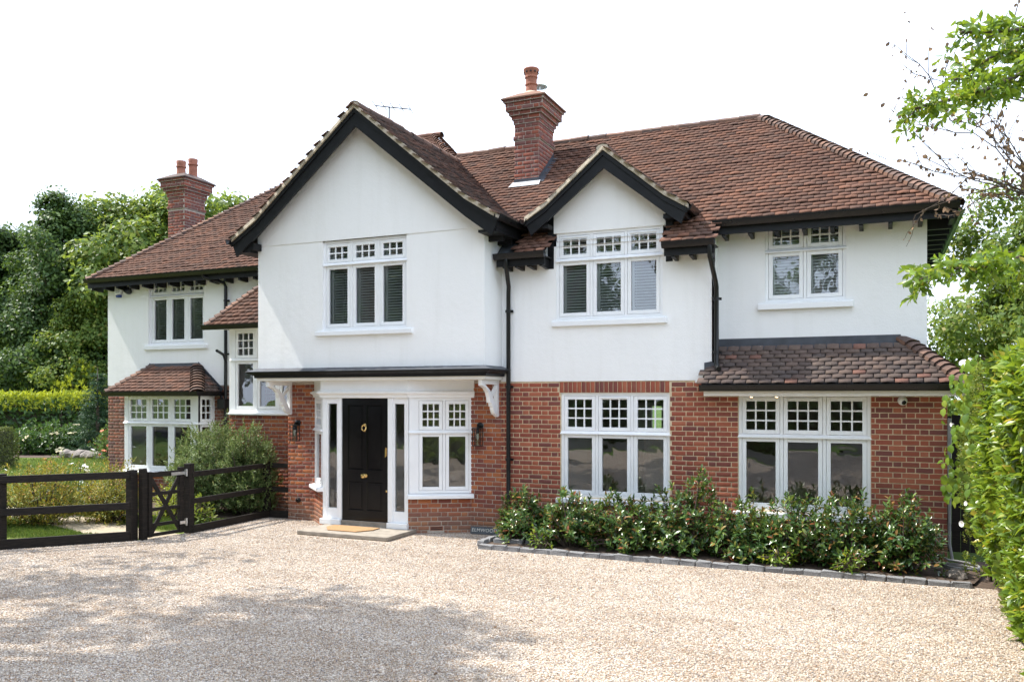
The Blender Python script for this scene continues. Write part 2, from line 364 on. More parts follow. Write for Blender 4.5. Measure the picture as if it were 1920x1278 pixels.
def fast_mesh(name, V, F4=None, F3=None, smooth=False):
    me = bpy.data.meshes.new(name); V = np.asarray(V, np.float32)
    me.vertices.add(len(V)); me.vertices.foreach_set('co', V.ravel())
    loops = []; starts = []; tot = 0
    if F4 is not None and len(F4): F4 = np.asarray(F4, np.int32); loops.append(F4.ravel()); starts.append(np.arange(len(F4)) * 4 + tot); tot += F4.size
    if F3 is not None and len(F3): F3 = np.asarray(F3, np.int32); loops.append(F3.ravel()); starts.append(np.arange(len(F3)) * 3 + tot); tot += F3.size
    lo = np.concatenate(loops).astype(np.int32); st = np.concatenate(starts).astype(np.int32)
    me.loops.add(len(lo)); me.loops.foreach_set('vertex_index', lo); me.polygons.add(len(st)); me.polygons.foreach_set('loop_start', st)
    if smooth: me.polygons.foreach_set('use_smooth', np.ones(len(st), bool))
    me.update(calc_edges=True); return me
def frame2(ox, oy, ang=0.):                         # local x along the wall, local y into the wall
    return Matrix.Translation((ox, oy, 0)) @ Matrix.Rotation(ang, 4, 'Z')
# ================================================================== the house
house = empty('house', (-8, 2, 0), 'white rendered and red brick gabled house with tiled roofs', 'house')
TANP = .83
def zmain(Y): return 7.33 - TANP * (2.96 - Y)

# ---------------------------------------------------------------- walls
BRICKS = []                                         # (wall part, matrix, stretcher?, material)
def wall_slab(name, mat, T, x0, x1, z0, z1, holes=(), thick=.25, parent=None, y0=0.):
    m = MB(T); xs = sorted({x0, x1, *[min(max(v, x0), x1) for h in holes for v in h[:2]]}); zs = sorted({z0, z1, *[min(max(v, z0), z1) for h in holes for v in h[2:]]})
    inh = lambda x, z: any(h[0] < x < h[1] and h[2] < z < h[3] for h in holes)
    for i in range(len(xs) - 1):
        for k in range(len(zs) - 1):
            if inh((xs[i] + xs[i + 1]) / 2, (zs[k] + zs[k + 1]) / 2): continue
            a, b, c, d = xs[i], xs[i + 1], zs[k], zs[k + 1]
            m.quad((a, y0, c), (b, y0, c), (b, y0, d), (a, y0, d)); m.quad((a, y0 + thick, c), (a, y0 + thick, d), (b, y0 + thick, d), (b, y0 + thick, c))
    for (a, b, c, d) in [(x0, x1, z0, z1), *holes]:
        e = y0 + thick
        m.quad((a, y0, c), (a, y0, d), (a, e, d), (a, e, c)); m.quad((b, y0, c), (b, e, c), (b, e, d), (b, y0, d))
        m.quad((a, y0, d), (b, y0, d), (b, e, d), (a, e, d)); m.quad((a, y0, c), (a, e, c), (b, e, c), (b, y0, c))
    return m.build(name, mat, parent or house, fix=False)
def lay_bricks(part, T, x0, x1, z0, z1, holes, mat, soldiers=(), seen=True, start=0., jit=.0012):
    r = random.Random(int(abs(x0 * 91 + z0 * 13 + x1) * 100) + 3)
    blocks = list(holes) + [s for s in soldiers]
    n = int((z1 - z0) / .075 + .2); per = .3375
    for k in range(n):
        zc = z0 + .01 + k * .075 + .0325; h = .0625
        if zc + h / 2 > z1 - .002: continue
        x = x0 - (per / 2 if k % 2 else 0) - per + start; j = 0
        while x < x1:
            ln = .215 if j % 2 == 0 else .1025
            a, b = max(x + .0012, x0 + .002), min(x + ln - .0012, x1 - .002); x += ln + .01; j += 1
            segs = [(a, b)]
            for hx0, hx1, hz0, hz1 in blocks:
                if hz0 - .03 < zc < hz1 + .03:
                    ns = []
                    for p, q in segs:
                        if q <= hx0 or p >= hx1: ns.append((p, q))
                        else:
                            if p < hx0 - .03: ns.append((p, hx0 - .008))
                            if q > hx1 + .03: ns.append((hx1 + .008, q))
                    segs = ns
            for p, q in segs:
                if q - p < .035: continue
                c = Vector(((p + q) / 2 + r.uniform(-jit, jit), -.0015 + r.uniform(-.0015, .0015), zc + r.uniform(-jit, jit)))
                BRICKS.append((part, T @ Matrix.Translation(c) @ Matrix.Rotation(r.uniform(-.004, .004), 4, 'Y') @ Matrix.Diagonal((q - p, 1, h, 1)), mat, seen))
    for a, b, c, d in soldiers:                      # bricks on end above an opening
        x = a + .004
        while x + .065 <= b + .01:
            BRICKS.append((part, T @ Matrix.Translation((x + .0325, -.0015, (c + d) / 2)) @ Matrix.Diagonal((.065, 1, d - c - .012, 1)), mat, seen)); x += .075
def unit_brick(ch):
    m = MB(); y0, y1 = -.006, .03; cx, cz = ch
    i = m._a([(-.5, y1, -.5), (.5, y1, -.5), (.5, y1, .5), (-.5, y1, .5), (-.5, y0 + .003, -.5), (.5, y0 + .003, -.5), (.5, y0 + .003, .5), (-.5, y0 + .003, .5),
              (-.5 + cx, y0, -.5 + cz), (.5 - cx, y0, -.5 + cz), (.5 - cx, y0, .5 - cz), (-.5 + cx, y0, .5 - cz)])
    q = [(8, 9, 10, 11)] + [(4 + k, 4 + (k + 1) % 4, 8 + (k + 1) % 4, 8 + k) for k in range(4)] + [(k, (k + 1) % 4, 4 + (k + 1) % 4, 4 + k) for k in range(4)]
    m.f += q; return m
def finish_bricks(limit=300):
    ub = unit_brick((.02, .05)); V = np.array(ub.v); F = np.array(ub.f); meshes = {}
    def key(b):
        p = b[1].translation - CAM_POS; return p.length if b[3] else 1e3
    order = sorted(range(len(BRICKS)), key=lambda i: key(BRICKS[i])); single = set(order[:limit]); rest = {}
    for i, (part, Mx, mat, seen) in enumerate(BRICKS):
        if i in single:
            if mat not in meshes: meshes[mat] = ub.mesh('brick'); meshes[mat].materials.append(M[mat])
            obj_from('brick', meshes[mat], part, Mx)
        else: rest.setdefault((part.name, mat), []).append(Mx)
    for (pn, mat), L_ in rest.items():
        VV = []; FF = []
        for k, Mx in enumerate(L_):
            A = np.array(Mx); VV.append(V @ A[:3, :3].T + A[:3, 3]); FF.append(F + k * len(V))
        me = fast_mesh('bricks', np.concatenate(VV), np.concatenate(FF)); me.materials.append(M[mat])
        o = bpy.data.objects.new('bricks', me); link(o, bpy.data.objects[pn]); o['kind'] = 'stuff'

I = Matrix.Identity(4)
W_MID = (-4.73, -2.95, .68, 2.35); W_RGT = (-1.92, -.113, .62, 2.33)
# right wing, ground floor (new brick)
rw = wall_slab('brick_wall', 'mortar_buff', I, -5.787, .842, -.1, 2.535, [W_MID, W_RGT]); 
lay_bricks(rw, I, -5.787, .842, -.04, 2.53, [W_MID, W_RGT], 'new_brick', [(-4.75, -2.93, 2.35, 2.53)])
# the brick on both sides of the entrance (older)
ow = wall_slab('brick_wall', 'mortar_grey', I, -6.45, -5.79, -.1, 2.56); lay_bricks(ow, I, -6.45, -5.79, -.04, 2.56, [], 'old_brick', jit=.003)
ow2 = wall_slab('brick_wall', 'mortar_grey', I, -10.18, -9.5, -.1, 2.56); lay_bricks(ow2, I, -10.18, -9.5, -.04, 2.56, [], 'old_brick', jit=.003)
Tl = frame2(-10.18, 0, R(-90)) ; sidew = wall_slab('brick_wall', 'mortar_grey', frame2(-10.177, .5, R(-90)), 0, .498, -.1, 2.56, thick=.2)
lay_bricks(sidew, frame2(-10.177, .5, R(-90)), 0, .5, -.04, 2.56, [], 'old_brick', seen=False)
# canted base walls of the entrance bay
BAYL, BAYR = (-8.993, -.55), (-7.259, -.55)
angR = math.atan2(.55, 7.259 - 6.333); lenR = math.hypot(.55, 7.259 - 6.333)
TR = frame2(BAYR[0], BAYR[1], angR)
angL = math.atan2(-.55, 9.576 - 8.993); lenL = math.hypot(.55, 9.576 - 8.993)
TL = frame2(-9.576, 0, angL)
cr = wall_slab('brick_wall', 'mortar_grey', TR, 0, lenR, -.1, .62, thick=.2); lay_bricks(cr, TR, 0.0, lenR, -.04, .62, [(.36, .60, -.05, .11)], 'old_brick', jit=.003)
cl = wall_slab('brick_wall', 'mortar_grey', TL, 0, lenL, -.1, .66, thick=.2); lay_bricks(cl, TL, 0.0, lenL, -.04, .66, [], 'old_brick', jit=.003)
# link and left wing
TK = frame2(0, .5); W_LINK = (-12.0, -10.24, 1.99, 3.66)
lk = wall_slab('brick_wall', 'mortar_grey', TK, -12.05, -10.18, -.1, 1.95); lay_bricks(lk, TK, -12.05, -10.18, -.04, 1.95, [], 'old_brick')
TG = frame2(0, 1.4); H_BAY = (-15.25, -13.4, .6, 2.3)
lw = wall_slab('brick_wall', 'mortar_grey', TG, -16.47, -10.3, -.1, 2.535, [H_BAY]); lay_bricks(lw, TG, -16.47, -10.3, -.04, 2.53, [H_BAY, (-15.4, -13.3, 0, .7)], 'worn_brick')
TB = frame2(0, .91)
bb = wall_slab('brick_wall', 'mortar_grey', TB, -15.41, -13.27, -.1, .60, thick=.2); lay_bricks(bb, TB, -15.41, -13.27, -.04, .60, [], 'old_brick')
TBR = frame2(-13.27, .91, R(90)); bs = wall_slab('brick_wall', 'mortar_grey', TBR, 0, .49, -.1, .60, thick=.2); lay_bricks(bs, TBR, 0, .49, -.04, .6, [], 'old_brick')

# white rendered walls
W_DOR = (-4.80, -3.056, 3.53, 4.925); W_GAB = (-8.884, -7.194, 3.44, 4.985); W_F = (-1.589, -.448, 3.715, 4.925); W_LFT = (-15.2, -13.56, 3.46, 4.93)
def rwall(T, x0, x1, z0, z1, holes=(), y0=-.015, thick=.26): return wall_slab('rendered_wall', 'render', T, x0, x1, z0, z1, holes, thick, y0=y0)
ew = rwall(I, -5.766, -2.308, 2.537, 4.72, [(W_DOR[0], W_DOR[1], W_DOR[2], 4.8)])
def gable_poly(xc, zr, hw, zb, y):                  # white gable triangle standing on zb
    zt = zr - .13; 
    return [(xc - hw, y, zb), (xc + hw, y, zb), (xc + hw, y, zt - TANP * hw), (xc, y, zt), (xc - hw, y, zt - TANP * hw)]
MB().prism(gable_poly(-3.925, 6.15, .915, 4.925, -.03), (0, .2, 0)).build('rendered_wall', 'render', house)
TF = frame2(0, .45)
fw = rwall(TF, -2.32, .616, 2.9, 5.12, [W_F]); 
MB().box(-2.56, -2.308, -.0148, .6, 2.5, 4.9).build('rendered_wall', 'render', house)           # return between the two wall planes
MB().box(.40, .6155, .45, 6.0, 2.3, 5.0).build('rendered_wall', 'render', house)
MB().box(.60, .841, .01, 6.0, -.1, 2.5).build('brick_wall', 'new_brick', house)
TGB = frame2(0, -.7)
gw = rwall(TGB, -10.295, -5.766, 2.66, 4.985, [W_GAB], y0=0.)
MB().prism([(-10.295, -.712, 4.987), (-5.766, -.712, 4.987), (-5.766, -.712, 7.03 - TANP * 2.264), (-8.03, -.712, 7.03), (-10.295, -.712, 7.03 - TANP * 2.264)], (0, .25, 0)).build('rendered_wall', 'render', house)
MB().box(-6.02, -5.7655, -.699, .3, 2.57, 5.1).build('rendered_wall', 'render', house)           # right return of the jettied gable
MB().box(-5.79, -5.64, -.012, .2, 2.54, 4.8).build('rendered_wall', 'render', house)
MB().box(-10.2955, -10.05, -.699, 1.6, 2.57, 5.1).build('rendered_wall', 'render', house)
lf = rwall(TG, -16.47, -10.28, 2.537, 5.06, [W_LFT])
MB().box(-16.4705, -16.22, 1.41, 8.0, 2.54, 5.0).build('rendered_wall', 'render', house); MB().box(-16.4695, -16.22, 1.41, 8.0, -.1, 2.54).build('brick_wall', 'worn_brick', house)
lkw = rwall(TK, -12.05, -10.18, 1.952, 3.75, [W_LINK], y0=.0)
MB().box(-12.052, -11.9, .51, 1.39, -.1, 3.8).build('rendered_wall', 'render', house)

# interior shell: floors, ceilings, back walls
m = MB(); m.box(-10.0, .6, .3, 7, 2.60, 2.68); m.box(-16.2, -10.0, 1.7, 7, 2.60, 2.68); m.box(-5.7, .6, .75, 7, 4.80, 4.86); m.box(-10, -5.7, .3, 7, 4.8, 4.86); m.box(-16.2, -10.0, 1.7, 7, 4.97, 5.02); m.box(-10.0, -5.9, -.4, .5, 4.95, 5.0)
m.box(-16.2, -5.0, 7.0, 7.1, 0, 4.9); m.box(-3.5, .6, 5.0, 5.1, 0, 2.6); m.box(-9.9, -5.0, 5.0, 5.1, 0, 2.6); m.box(-5.0, -3.5, 5.0, 5.1, 2.15, 2.6); m.box(-9.9, .6, 4.0, 4.1, 2.6, 4.9)
m.box(-5.75, -5.65, .26, 5, 0, 4.85); m.box(-10.1, -10.0, 1.6, 7, 0, 4.85); m.box(-2.45, -2.4, .3, 3.6, 0, 4.85); m.box(-9.9, -5.9, 1.6, 1.7, 0, 2.6); m.box(-12.2, -10.2, 3.4, 3.5, 0, 4.85)
m.build('interior_wall', 'interior', house)
MB().box(-10.1, .58, .26, 7, -.08, .09).build('interior_floor', 'interior_floor', house); MB().box(-16.2, -10.1, 1.66, 7, -.08, .09).build('interior_floor', 'interior_floor', house)
MB().box(-8.9, -7.35, -.40, .26, -.08, .10).build('interior_floor', 'interior_floor', house)

# ---------------------------------------------------------------- windows
PANES = {}
def pane(parent, T, x0, x1, z0, z1, d):
    k = (round(x1 - x0, 3), round(z1 - z0, 3))
    if k not in PANES:
        w, h = k[0] / 2, k[1] / 2; me = bpy.data.meshes.new('pane'); me.from_pydata([(-w, 0, -h), (w, 0, -h), (w, 0, h), (-w, 0, h)], [], [(0, 1, 2, 3)]); me.materials.append(M['glass']); PANES[k] = me
    obj_from('pane', PANES[k], parent, T @ Matrix.Translation(((x0 + x1) / 2, d, (z0 + z1) / 2)) @ Matrix.Rotation(rng.uniform(-.006, .006), 4, 'X') @ Matrix.Rotation(rng.uniform(-.006, .006), 4, 'Z'))
BARS = {}
def glazing_bar(parent, T, cx, cz, w, h, d):
    k = (round(w, 3), round(h, 3))
    if k not in BARS:
        b = MB(); b.box(-w / 2, w / 2, -.012, .012, -h / 2, h / 2); BARS[k] = b.mesh('glazing_bar'); BARS[k].materials.append(M['white_paint'])
    obj_from('glazing_bar', BARS[k], parent, T @ Matrix.Translation((cx, d, cz)))
def light(parent, T, x0, x1, z0, z1, grid, d, st=.058, trickle=False, bot=None):
    a, b, c, e = x0 + .004, x1 - .004, z0 + .004, z1 - .004; g = st; gb = bot or st
    s = MB(T); s.box(a, a + g, d, d + .05, c, e); s.box(b - g, b, d, d + .05, c, e); s.box(a + g, b - g, d, d + .05, c, c + gb); s.box(a + g, b - g, d, d + .05, e - g, e)
    s.build('sash', 'white_paint', parent, bevel=.004)
    if trickle: MB(T).box(a + g * .7, b - g * .7, d - .018, d - .001, e - g * .62, e - g * .32).build('trickle_vent', 'white_paint', parent, bevel=.003)
    gx0, gx1, gz0, gz1 = a + g, b - g, c + gb, e - g; nc, nr = grid; bw = .022
    pw = (gx1 - gx0 - bw * (nc - 1)) / nc; ph = (gz1 - gz0 - bw * (nr - 1)) / nr
    for i in range(nc):
        for k in range(nr):
            px_, pz_ = gx0 + i * (pw + bw), gz0 + k * (ph + bw); pane(parent, T, px_ - .003, px_ + pw + .003, pz_ - .003, pz_ + ph + .003, d + .028)
    for i in range(1, nc): glazing_bar(parent, T, gx0 + i * (pw + bw) - bw / 2, (gz0 + gz1) / 2, bw, gz1 - gz0, d + .024)
    for k in range(1, nr):
        for i in range(nc): glazing_bar(parent, T, gx0 + i * (pw + bw) + pw / 2, gz0 + k * (ph + bw) - bw / 2, pw, bw, d + .025)
    return gx0, gx1, gz0, gz1
def window(T, W, zt, n, grid, rec=.03, sill=(.10, .09), sill_ext=.07, blind=None, trickle=(), head=False, flush_sill=True, ends=(.045, .045)):
    x0, x1, z0, z1 = W; fr = .045; mu = .045; tr = .05
    f = MB(T); d0, d1 = rec, rec + .08
    f.box(x0, x0 + ends[0], d0, d1, z0, z1); f.box(x1 - ends[1], x1, d0, d1, z0, z1); f.box(x0 + ends[0], x1 - ends[1], d0, d1, z1 - fr, z1); f.box(x0 + ends[0], x1 - ends[1], d0, d1, z0, z0 + fr)
    ix0, ix1 = x0 + ends[0], x1 - ends[1]; lw_ = (ix1 - ix0 - mu * (n - 1)) / n
    for i in range(1, n):
        xx = ix0 + i * (lw_ + mu) - mu; f.box(xx, xx + mu, d0 + .002, d1, z0 + fr, zt - tr / 2); f.box(xx, xx + mu, d0 + .002, d1, zt + tr / 2, z1 - fr)
    f.box(ix0, ix1, d0 - .001, d1, zt - tr / 2, zt + tr / 2)
    w = f.build('window', 'white_paint', house, bevel=.003)
    MB(T).prism([(x0 - .012, d0, zt + .02), (x0 - .012, d0 - .035, zt - .012), (x0 - .012, d0 - .035, zt - .03), (x0 - .012, d0, zt - .03)], (x1 - x0 + .024, 0, 0)).build('transom_drip', 'white_paint', w, bevel=.003)
    if head: MB(T).box(x0 - .012, x1 + .012, d0 - .025, d0 + .02, z1 - .008, z1 + .022).build('head_drip', 'white_paint', w, bevel=.003)
    if sill:
        sh, sp = sill
        MB(T).prism([(x0 - sill_ext, d0 + .03, z0 - .002), (x0 - sill_ext, d0 - sp, z0 - .028), (x0 - sill_ext, d0 - sp, z0 - sh), (x0 - sill_ext, d0 + .03, z0 - sh)], (x1 - x0 + 2 * sill_ext, 0, 0)).build('sill', 'white_paint', w, bevel=.006)
    for i in range(n):
        a = ix0 + i * (lw_ + mu)
        g1 = light(w, T, a, a + lw_, zt + tr / 2, z1 - fr, grid, d0 + .006, trickle=i in trickle)
        g2 = light(w, T, a, a + lw_, z0 + fr, zt - tr / 2, (1, 1), d0 + .006)
        if blind is not None:
            b = MB(T); ang = R(blind); zc = z0 + fr + .07; sw = .05; zi = 0
            x_a, x_b = a + .01, a + lw_ - .01
            while zc < z1 - .06:
                cy, sy = math.cos(ang) * sw / 2, math.sin(ang) * sw / 2; yc = d1 + .06
                b.prism([(x_a, yc - cy, zc - sy), (x_a, yc + cy, zc + sy), (x_a, yc + cy, zc + sy + .004), (x_a, yc - cy, zc - sy + .004)], (x_b - x_a, 0, 0)); zc += .046
            for q0, q1 in ((z0 + fr + .01, zt - .04), (zt + .05, z1 - fr)): b.box(x_a - .008, x_a + .075, d1 + .03, d1 + .06, q0, q1); b.box(x_b - .03, x_b + .008, d1 + .03, d1 + .06, q0, q1); b.box(x_a + .075, x_b - .03, d1 + .03, d1 + .06, q0, q0 + .075)
            for q in (.2, .8): xx = x_a + (x_b - x_a) * q; b.box(xx, xx + .003, d1 + .063, d1 + .066, z0 + fr + .05, z1 - .06)
            o = b.build('blind', 'blind', w); o['kind'] = 'stuff'
    return w
w_mid = window(I, W_MID, 1.715, 3, (3, 3), blind=None, trickle=(1,), head=True)
w_rgt = window(I, W_RGT, 1.715, 3, (3, 3), trickle=(1,))
window(I, W_DOR, 4.49, 3, (3, 2), rec=.0, blind=30, trickle=(0, 2), sill=(.11, .07))
window(TGB, W_GAB, 4.58, 3, (3, 2), rec=.035, blind=31, sill=(.10, .10), sill_ext=.12)
window(TF, W_F, 4.488, 2, (3, 2), rec=.005, blind=42, trickle=(0, 1), sill=(.115, .09), sill_ext=.10)
window(TG, W_LFT, 4.555, 3, (3, 2), rec=.05, blind=31, sill=(.12, .11), sill_ext=.10)
window(TK, W_LINK, 3.03, 3, (3, 3), rec=.0, sill=(.065, .09), sill_ext=.04, ends=(.10, .045))
# left bay: front and right side
window(TB, (-15.41, -13.27, .67, 2.33), 1.72, 3, (3, 3), rec=.0, sill=(.065, .10), sill_ext=.09, ends=(.12, .16))
window(TBR, (.001, .49, .67, 2.33), 1.72, 1, (2, 3), rec=.0, sill=(.065, .10), sill_ext=.0, ends=(.06, .05))
wall_slab('bay_side', 'white_paint', frame2(-15.41, 1.4, R(-90)), 0, .485, .6, 2.33, thick=.1)
# entrance bay: right canted window, left canted window, door with sidelights
window(TR, (.02, lenR - .0, .66, 2.27), 1.70, 2, (3, 3), rec=.0, sill=(.085, .09), sill_ext=.03, ends=(.16, .05))
window(TL, (.0, lenL - .02, .70, 2.27), 1.70, 1, (3, 3), rec=.0, sill=(.085, .10), sill_ext=.03, ends=(.05, .12))

# ---------------------------------------------------------------- entrance
Y0 = -.55
m = MB()
def post(a, b, z0, z1, y0=Y0, y1=Y0 + .10): m.box(a, b, y0, y1, z0, z1)
post(-8.993, -8.915, .16, 2.27); post(-7.285, -7.259, .16, 2.27); post(-7.305, -7.2855, .16, 2.27, Y0 + .004)
post(-8.672, -8.592, .16, 2.27, Y0 - .012); post(-7.652, -7.555, .16, 2.27, Y0 - .012)
post(-8.5915, -7.6525, 2.262, 2.30); 
door_frame = m.build('door_frame', 'white_paint', house, bevel=.006)
for a, b in ((-8.9145, -8.6725), (-7.5545, -7.3055)):
    s = MB(); s.box(a, b, Y0 + .008, Y0 + .07, .16, .345); s.box(a, b, Y0 + .008, Y0 + .07, 2.165, 2.27); s.box(a, a + .03, Y0 + .01, Y0 + .07, .345, 2.165); s.box(b - .03, b, Y0 + .01, Y0 + .07, .345, 2.165)
    sd = s.build('sidelight', 'white_paint', house, bevel=.003); pane(sd, I, a + .03, b - .03, .345, 2.165, Y0 + .04)
    MB().box(a - .10 if a < -8 else a - .09, b + .08 if a < -8 else b + .06, Y0 - .07, Y0 + .02, .06, .158).build('plinth', 'white_paint', sd, bevel=.01)
MB().box(-8.588, -7.656, Y0 - .03, Y0 + .01, .06, .146).build('threshold', 'stone_slab', house, bevel=.004)
# door leaf with four raised-and-fielded panels
DX0, DX1, DZ0, DZ1 = -8.589, -7.655, .152, 2.26
yd = Y0 + .012
pan = [(DX0 + .115, -8.155, 1.03, 2.14), (-8.09, DX1 - .115, 1.03, 2.14), (DX0 + .115, -8.155, .33, .82), (-8.09, DX1 - .115, .33, .82)]
door = wall_slab('front_door', 'door_black', frame2(0, yd), DX0, DX1, DZ0, DZ1, pan, .05)
for a, b, c, d in pan:
    p = MB(); o = .035; y = yd
    p.quad((a, y + .001, c), (b, y + .001, c), (b - .015, y + .022, c + .015), (a + .015, y + .022, c + .015)); p.quad((b, y + .001, c), (b, y + .001, d), (b - .015, y + .022, d - .015), (b - .015, y + .022, c + .015))
    p.quad((b, y + .001, d), (a, y + .001, d), (a + .015, y + .022, d - .015), (b - .015, y + .022, d - .015)); p.quad((a, y + .001, d), (a, y + .001, c), (a + .015, y + .022, c + .015), (a + .015, y + .022, d - .015))
    p.box(a + .014, b - .014, y + .02, y + .04, c + .014, d - .014); p.prism([(a + .04, y + .02, c + .04), (b - .04, y + .02, c + .04), (b - .04, y + .02, d - .04), (a + .04, y + .02, d - .04)], (0, -.010, 0))
    p.build('door_panel', 'door_black', door, bevel=.003)
xk = (DX0 + DX1) / 2
k = MB(); k.lathe((xk, yd, 1.80), [(.024, 0), (.03, -.01), (.022, -.022), (.008, -.026)], 16, 'y'); k.tube([(xk + .045 * math.sin(t), yd - .022 - .012 * (1 - math.cos(t)) / 2, 1.755 + .052 * math.cos(t)) for t in [2 * math.pi * q / 20 for q in range(21)]], .009, 8, False); k.lathe((xk, yd, 1.70), [(.014, 0), (.016, -.012), (.010, -.02)], 12, 'y'); k.build('door_knocker', 'brass', door, smooth=True)
MB().lathe((xk, yd, .93), [(.03, 0), (.034, -.006), (.018, -.014), (.018, -.03), (.04, -.045), (.044, -.06), (.036, -.075), (.012, -.08)], 20, 'y').build('door_knob', 'brass', door, smooth=True)
MB().lathe((xk + .02, yd, .93), [(.028, 0), (.02, -.004)], 16, 'y').build('knob_plate', 'brass', door, smooth=True)
k = MB(); k.box(DX1 - .05, DX1 - .015, yd - .012, yd, 1.28, 1.42); k.tube([(DX1 - .03, yd - .01, 1.38), (DX1 - .03, yd - .04, 1.38), (DX1 - .03, yd - .04, 1.26)], .008, 8); k.build('door_latch', 'brass', door, smooth=True)
MB().lathe((DX1 - .03, yd, .68), [(.016, 0), (.016, -.006), (.008, -.01)], 12, 'y').build('keyhole', 'brass', door, smooth=True)
# frieze and cornice round the canted bay
bayp = [(-9.60, .01), (-9.02, -.575), (-7.25, -.575), (-6.29, -.005)]
MB().sweep([(x, y, 2.38) for x, y in bayp], [(-.10, 0), (.0, 0), (.0, .30), (-.10, .30)]).build('frieze', 'white_paint', house)
MB().sweep([(x, y, 2.27) for x, y in bayp], [(-.06, 0), (.012, 0), (.018, .03), (.022, .045), (.06, .07), (.07, .08), (.07, .098), (.004, .125), (-.06, .125)]).build('cornice', 'white_paint', house)
# jetty soffit and lead-topped ledge
MB().box(-10.29, -5.77, -.69, .02, 2.565, 2.60).build('jetty_soffit', 'cream_paint', house)
MB().sweep([(-10.295, .0, 2.6), (-10.295, -.702, 2.6), (-5.766, -.702, 2.6), (-5.766, -.02, 2.6)], [(-.02, .02), (.05, .02), (.05, .06), (.14, .10), (.155, .115), (.155, .125), (.10, .13), (-.02, .18)]).build('ledge', 'black_paint', house, bevel=.004)
lp = [(-10.295, .0, 2.6), (-10.295, -.702, 2.6), (-5.766, -.702, 2.6), (-5.766, -.02, 2.6)]
MB().sweep(lp, [(.165, .128), (.165, .134), (.0, .192), (.0, .184)]).build('ledge_lead', 'lead', house)
MB().sweep(lp, [(-.05, -.03), (.015, -.03), (.015, .02), (-.05, .02)]).build('jetty_fascia', 'cream_paint', house)
def bracket(x):
    prof = [(0, 1.96), (0, 2.57), (-.66, 2.57), (-.66, 2.47), (-.60, 2.45), (-.50, 2.42), (-.42, 2.36), (-.37, 2.27), (-.355, 2.19), (-.29, 2.19), (-.28, 2.13), (-.235, 2.12)] + [(-.235 + .155 * (1 - math.cos(t)) * .9, 2.12 - .14 * math.sin(t)) for t in (R(20), R(45), R(70))] + [(-.07, 1.97)]
    b = MB()
    outer = [(x - .035, y, z) for y, z in prof]
    inner = [(-.075, 2.49), (-.54, 2.49), (-.36, 2.40), (-.25, 2.30), (-.16, 2.17), (-.075, 2.06)]
    # two halves split along the opening so that the web stays open
    up = [(0, 2.57), (-.66, 2.57), (-.66, 2.47), (-.54, 2.49), (-.075, 2.49), (-.075, 2.06), (-.075, 1.96), (0, 1.96)]
    lo = [(-.66, 2.47)] + prof[4:] + [(-.075, 2.0)] + [(-.075, 2.06), (-.16, 2.17), (-.25, 2.30), (-.36, 2.40), (-.54, 2.49)]
    b.prism([(x - .036, y, z) for y, z in up], (.072, 0, 0)); b.prism([(x - .035, y, z) for y, z in lo], (.07, 0, 0))
    b.bar((x, -.06, 2.47), (x, -.27, 2.27), .05, .05); b.bar((x, -.0, 1.95), (x, -.0, 2.57), .11, .05)
    return b.build('jetty_bracket', 'white_paint', house, bevel=.006)
bracket(-10.12); bracket(-5.86)

# ---------------------------------------------------------------- roof tiles
TILES = []                                          # (roof part, matrix 4x4, material, seen)
def roof(name, under, eave_pt, a, b, rng_a, prof, inside, mat, seen=True, under_mat='slate', w=.168, gauge=.107):
    part = MB()
    for poly in under: part.quad(*[(p[0], p[1], p[2] - .035) for p in poly])
    part = part.build(name, under_mat, house)
    r = random.Random(int(abs(eave_pt[0] * 31 + eave_pt[1] * 17 + eave_pt[2]) * 100))
    A = Vector((a[0], a[1], 0)); B = Vector((b[0], b[1], 0)); O = Vector(eave_pt)
    segs = []; s0 = 0.
    for (r0, z0), (r1, z1) in zip(prof, prof[1:]):
        ln = math.hypot(r1 - r0, z1 - z0); segs.append((s0, s0 + ln, r0, z0, r1, z1)); s0 += ln
    row = 0; s = 0.
    while s < s0 - .02:
        for (sa, sb, r0, z0, r1, z1) in segs:
            if sa <= s < sb or (sb == s0 and s >= sb): break
        t = (s - sa) / (sb - sa); run = r0 + t * (r1 - r0); z = z0 + t * (z1 - z0); sl = math.atan2(z1 - z0, r1 - r0)
        es = B * math.cos(sl) + Vector((0, 0, math.sin(sl))); n = -B * math.sin(sl) + Vector((0, 0, math.cos(sl)))
        x = rng_a[0] + (w / 2 if row % 2 else 0) + r.uniform(-.012, .012); sag = r.uniform(-.003, .003)
        while x < rng_a[1]:
            c = O + A * x + B * run; zc = z
            cc = c + B * .05
            if inside(cc.x, cc.y):
                c = Vector((c.x, c.y, zc)) + es * (r.uniform(-.004, .004)) + n * (sag + r.uniform(-.002, .004))
                Rm = Matrix((( A.x, es.x, n.x, c.x), (A.y, es.y, n.y, c.y), (A.z, es.z, n.z, c.z), (0, 0, 0, 1)))
                Rm = Rm @ Matrix.Rotation(r.gauss(0, .010), 4, 'Z') @ Matrix.Rotation(r.gauss(0, .012), 4, 'X') @ Matrix.Rotation(r.gauss(0, .008), 4, 'Y')
                TILES.append((part, Rm, mat, seen))
            x += w + .002
        s += gauge; row += 1
    return part
def unit_tile(cam):
    V = []; hw = .082
    for j, x in enumerate((-hw, 0, hw)):
        c = cam if j == 1 else 0
        V += [(x, -.004, .029 + c), (x, 0, .046 + c), (x, .15, .012 + c)]
    F4 = [(0, 3, 4, 1), (3, 6, 7, 4), (1, 4, 5, 2), (4, 7, 8, 5)]; F3 = [(0, 1, 2), (6, 8, 7)]
    return np.array(V), np.array(F4), np.array(F3)
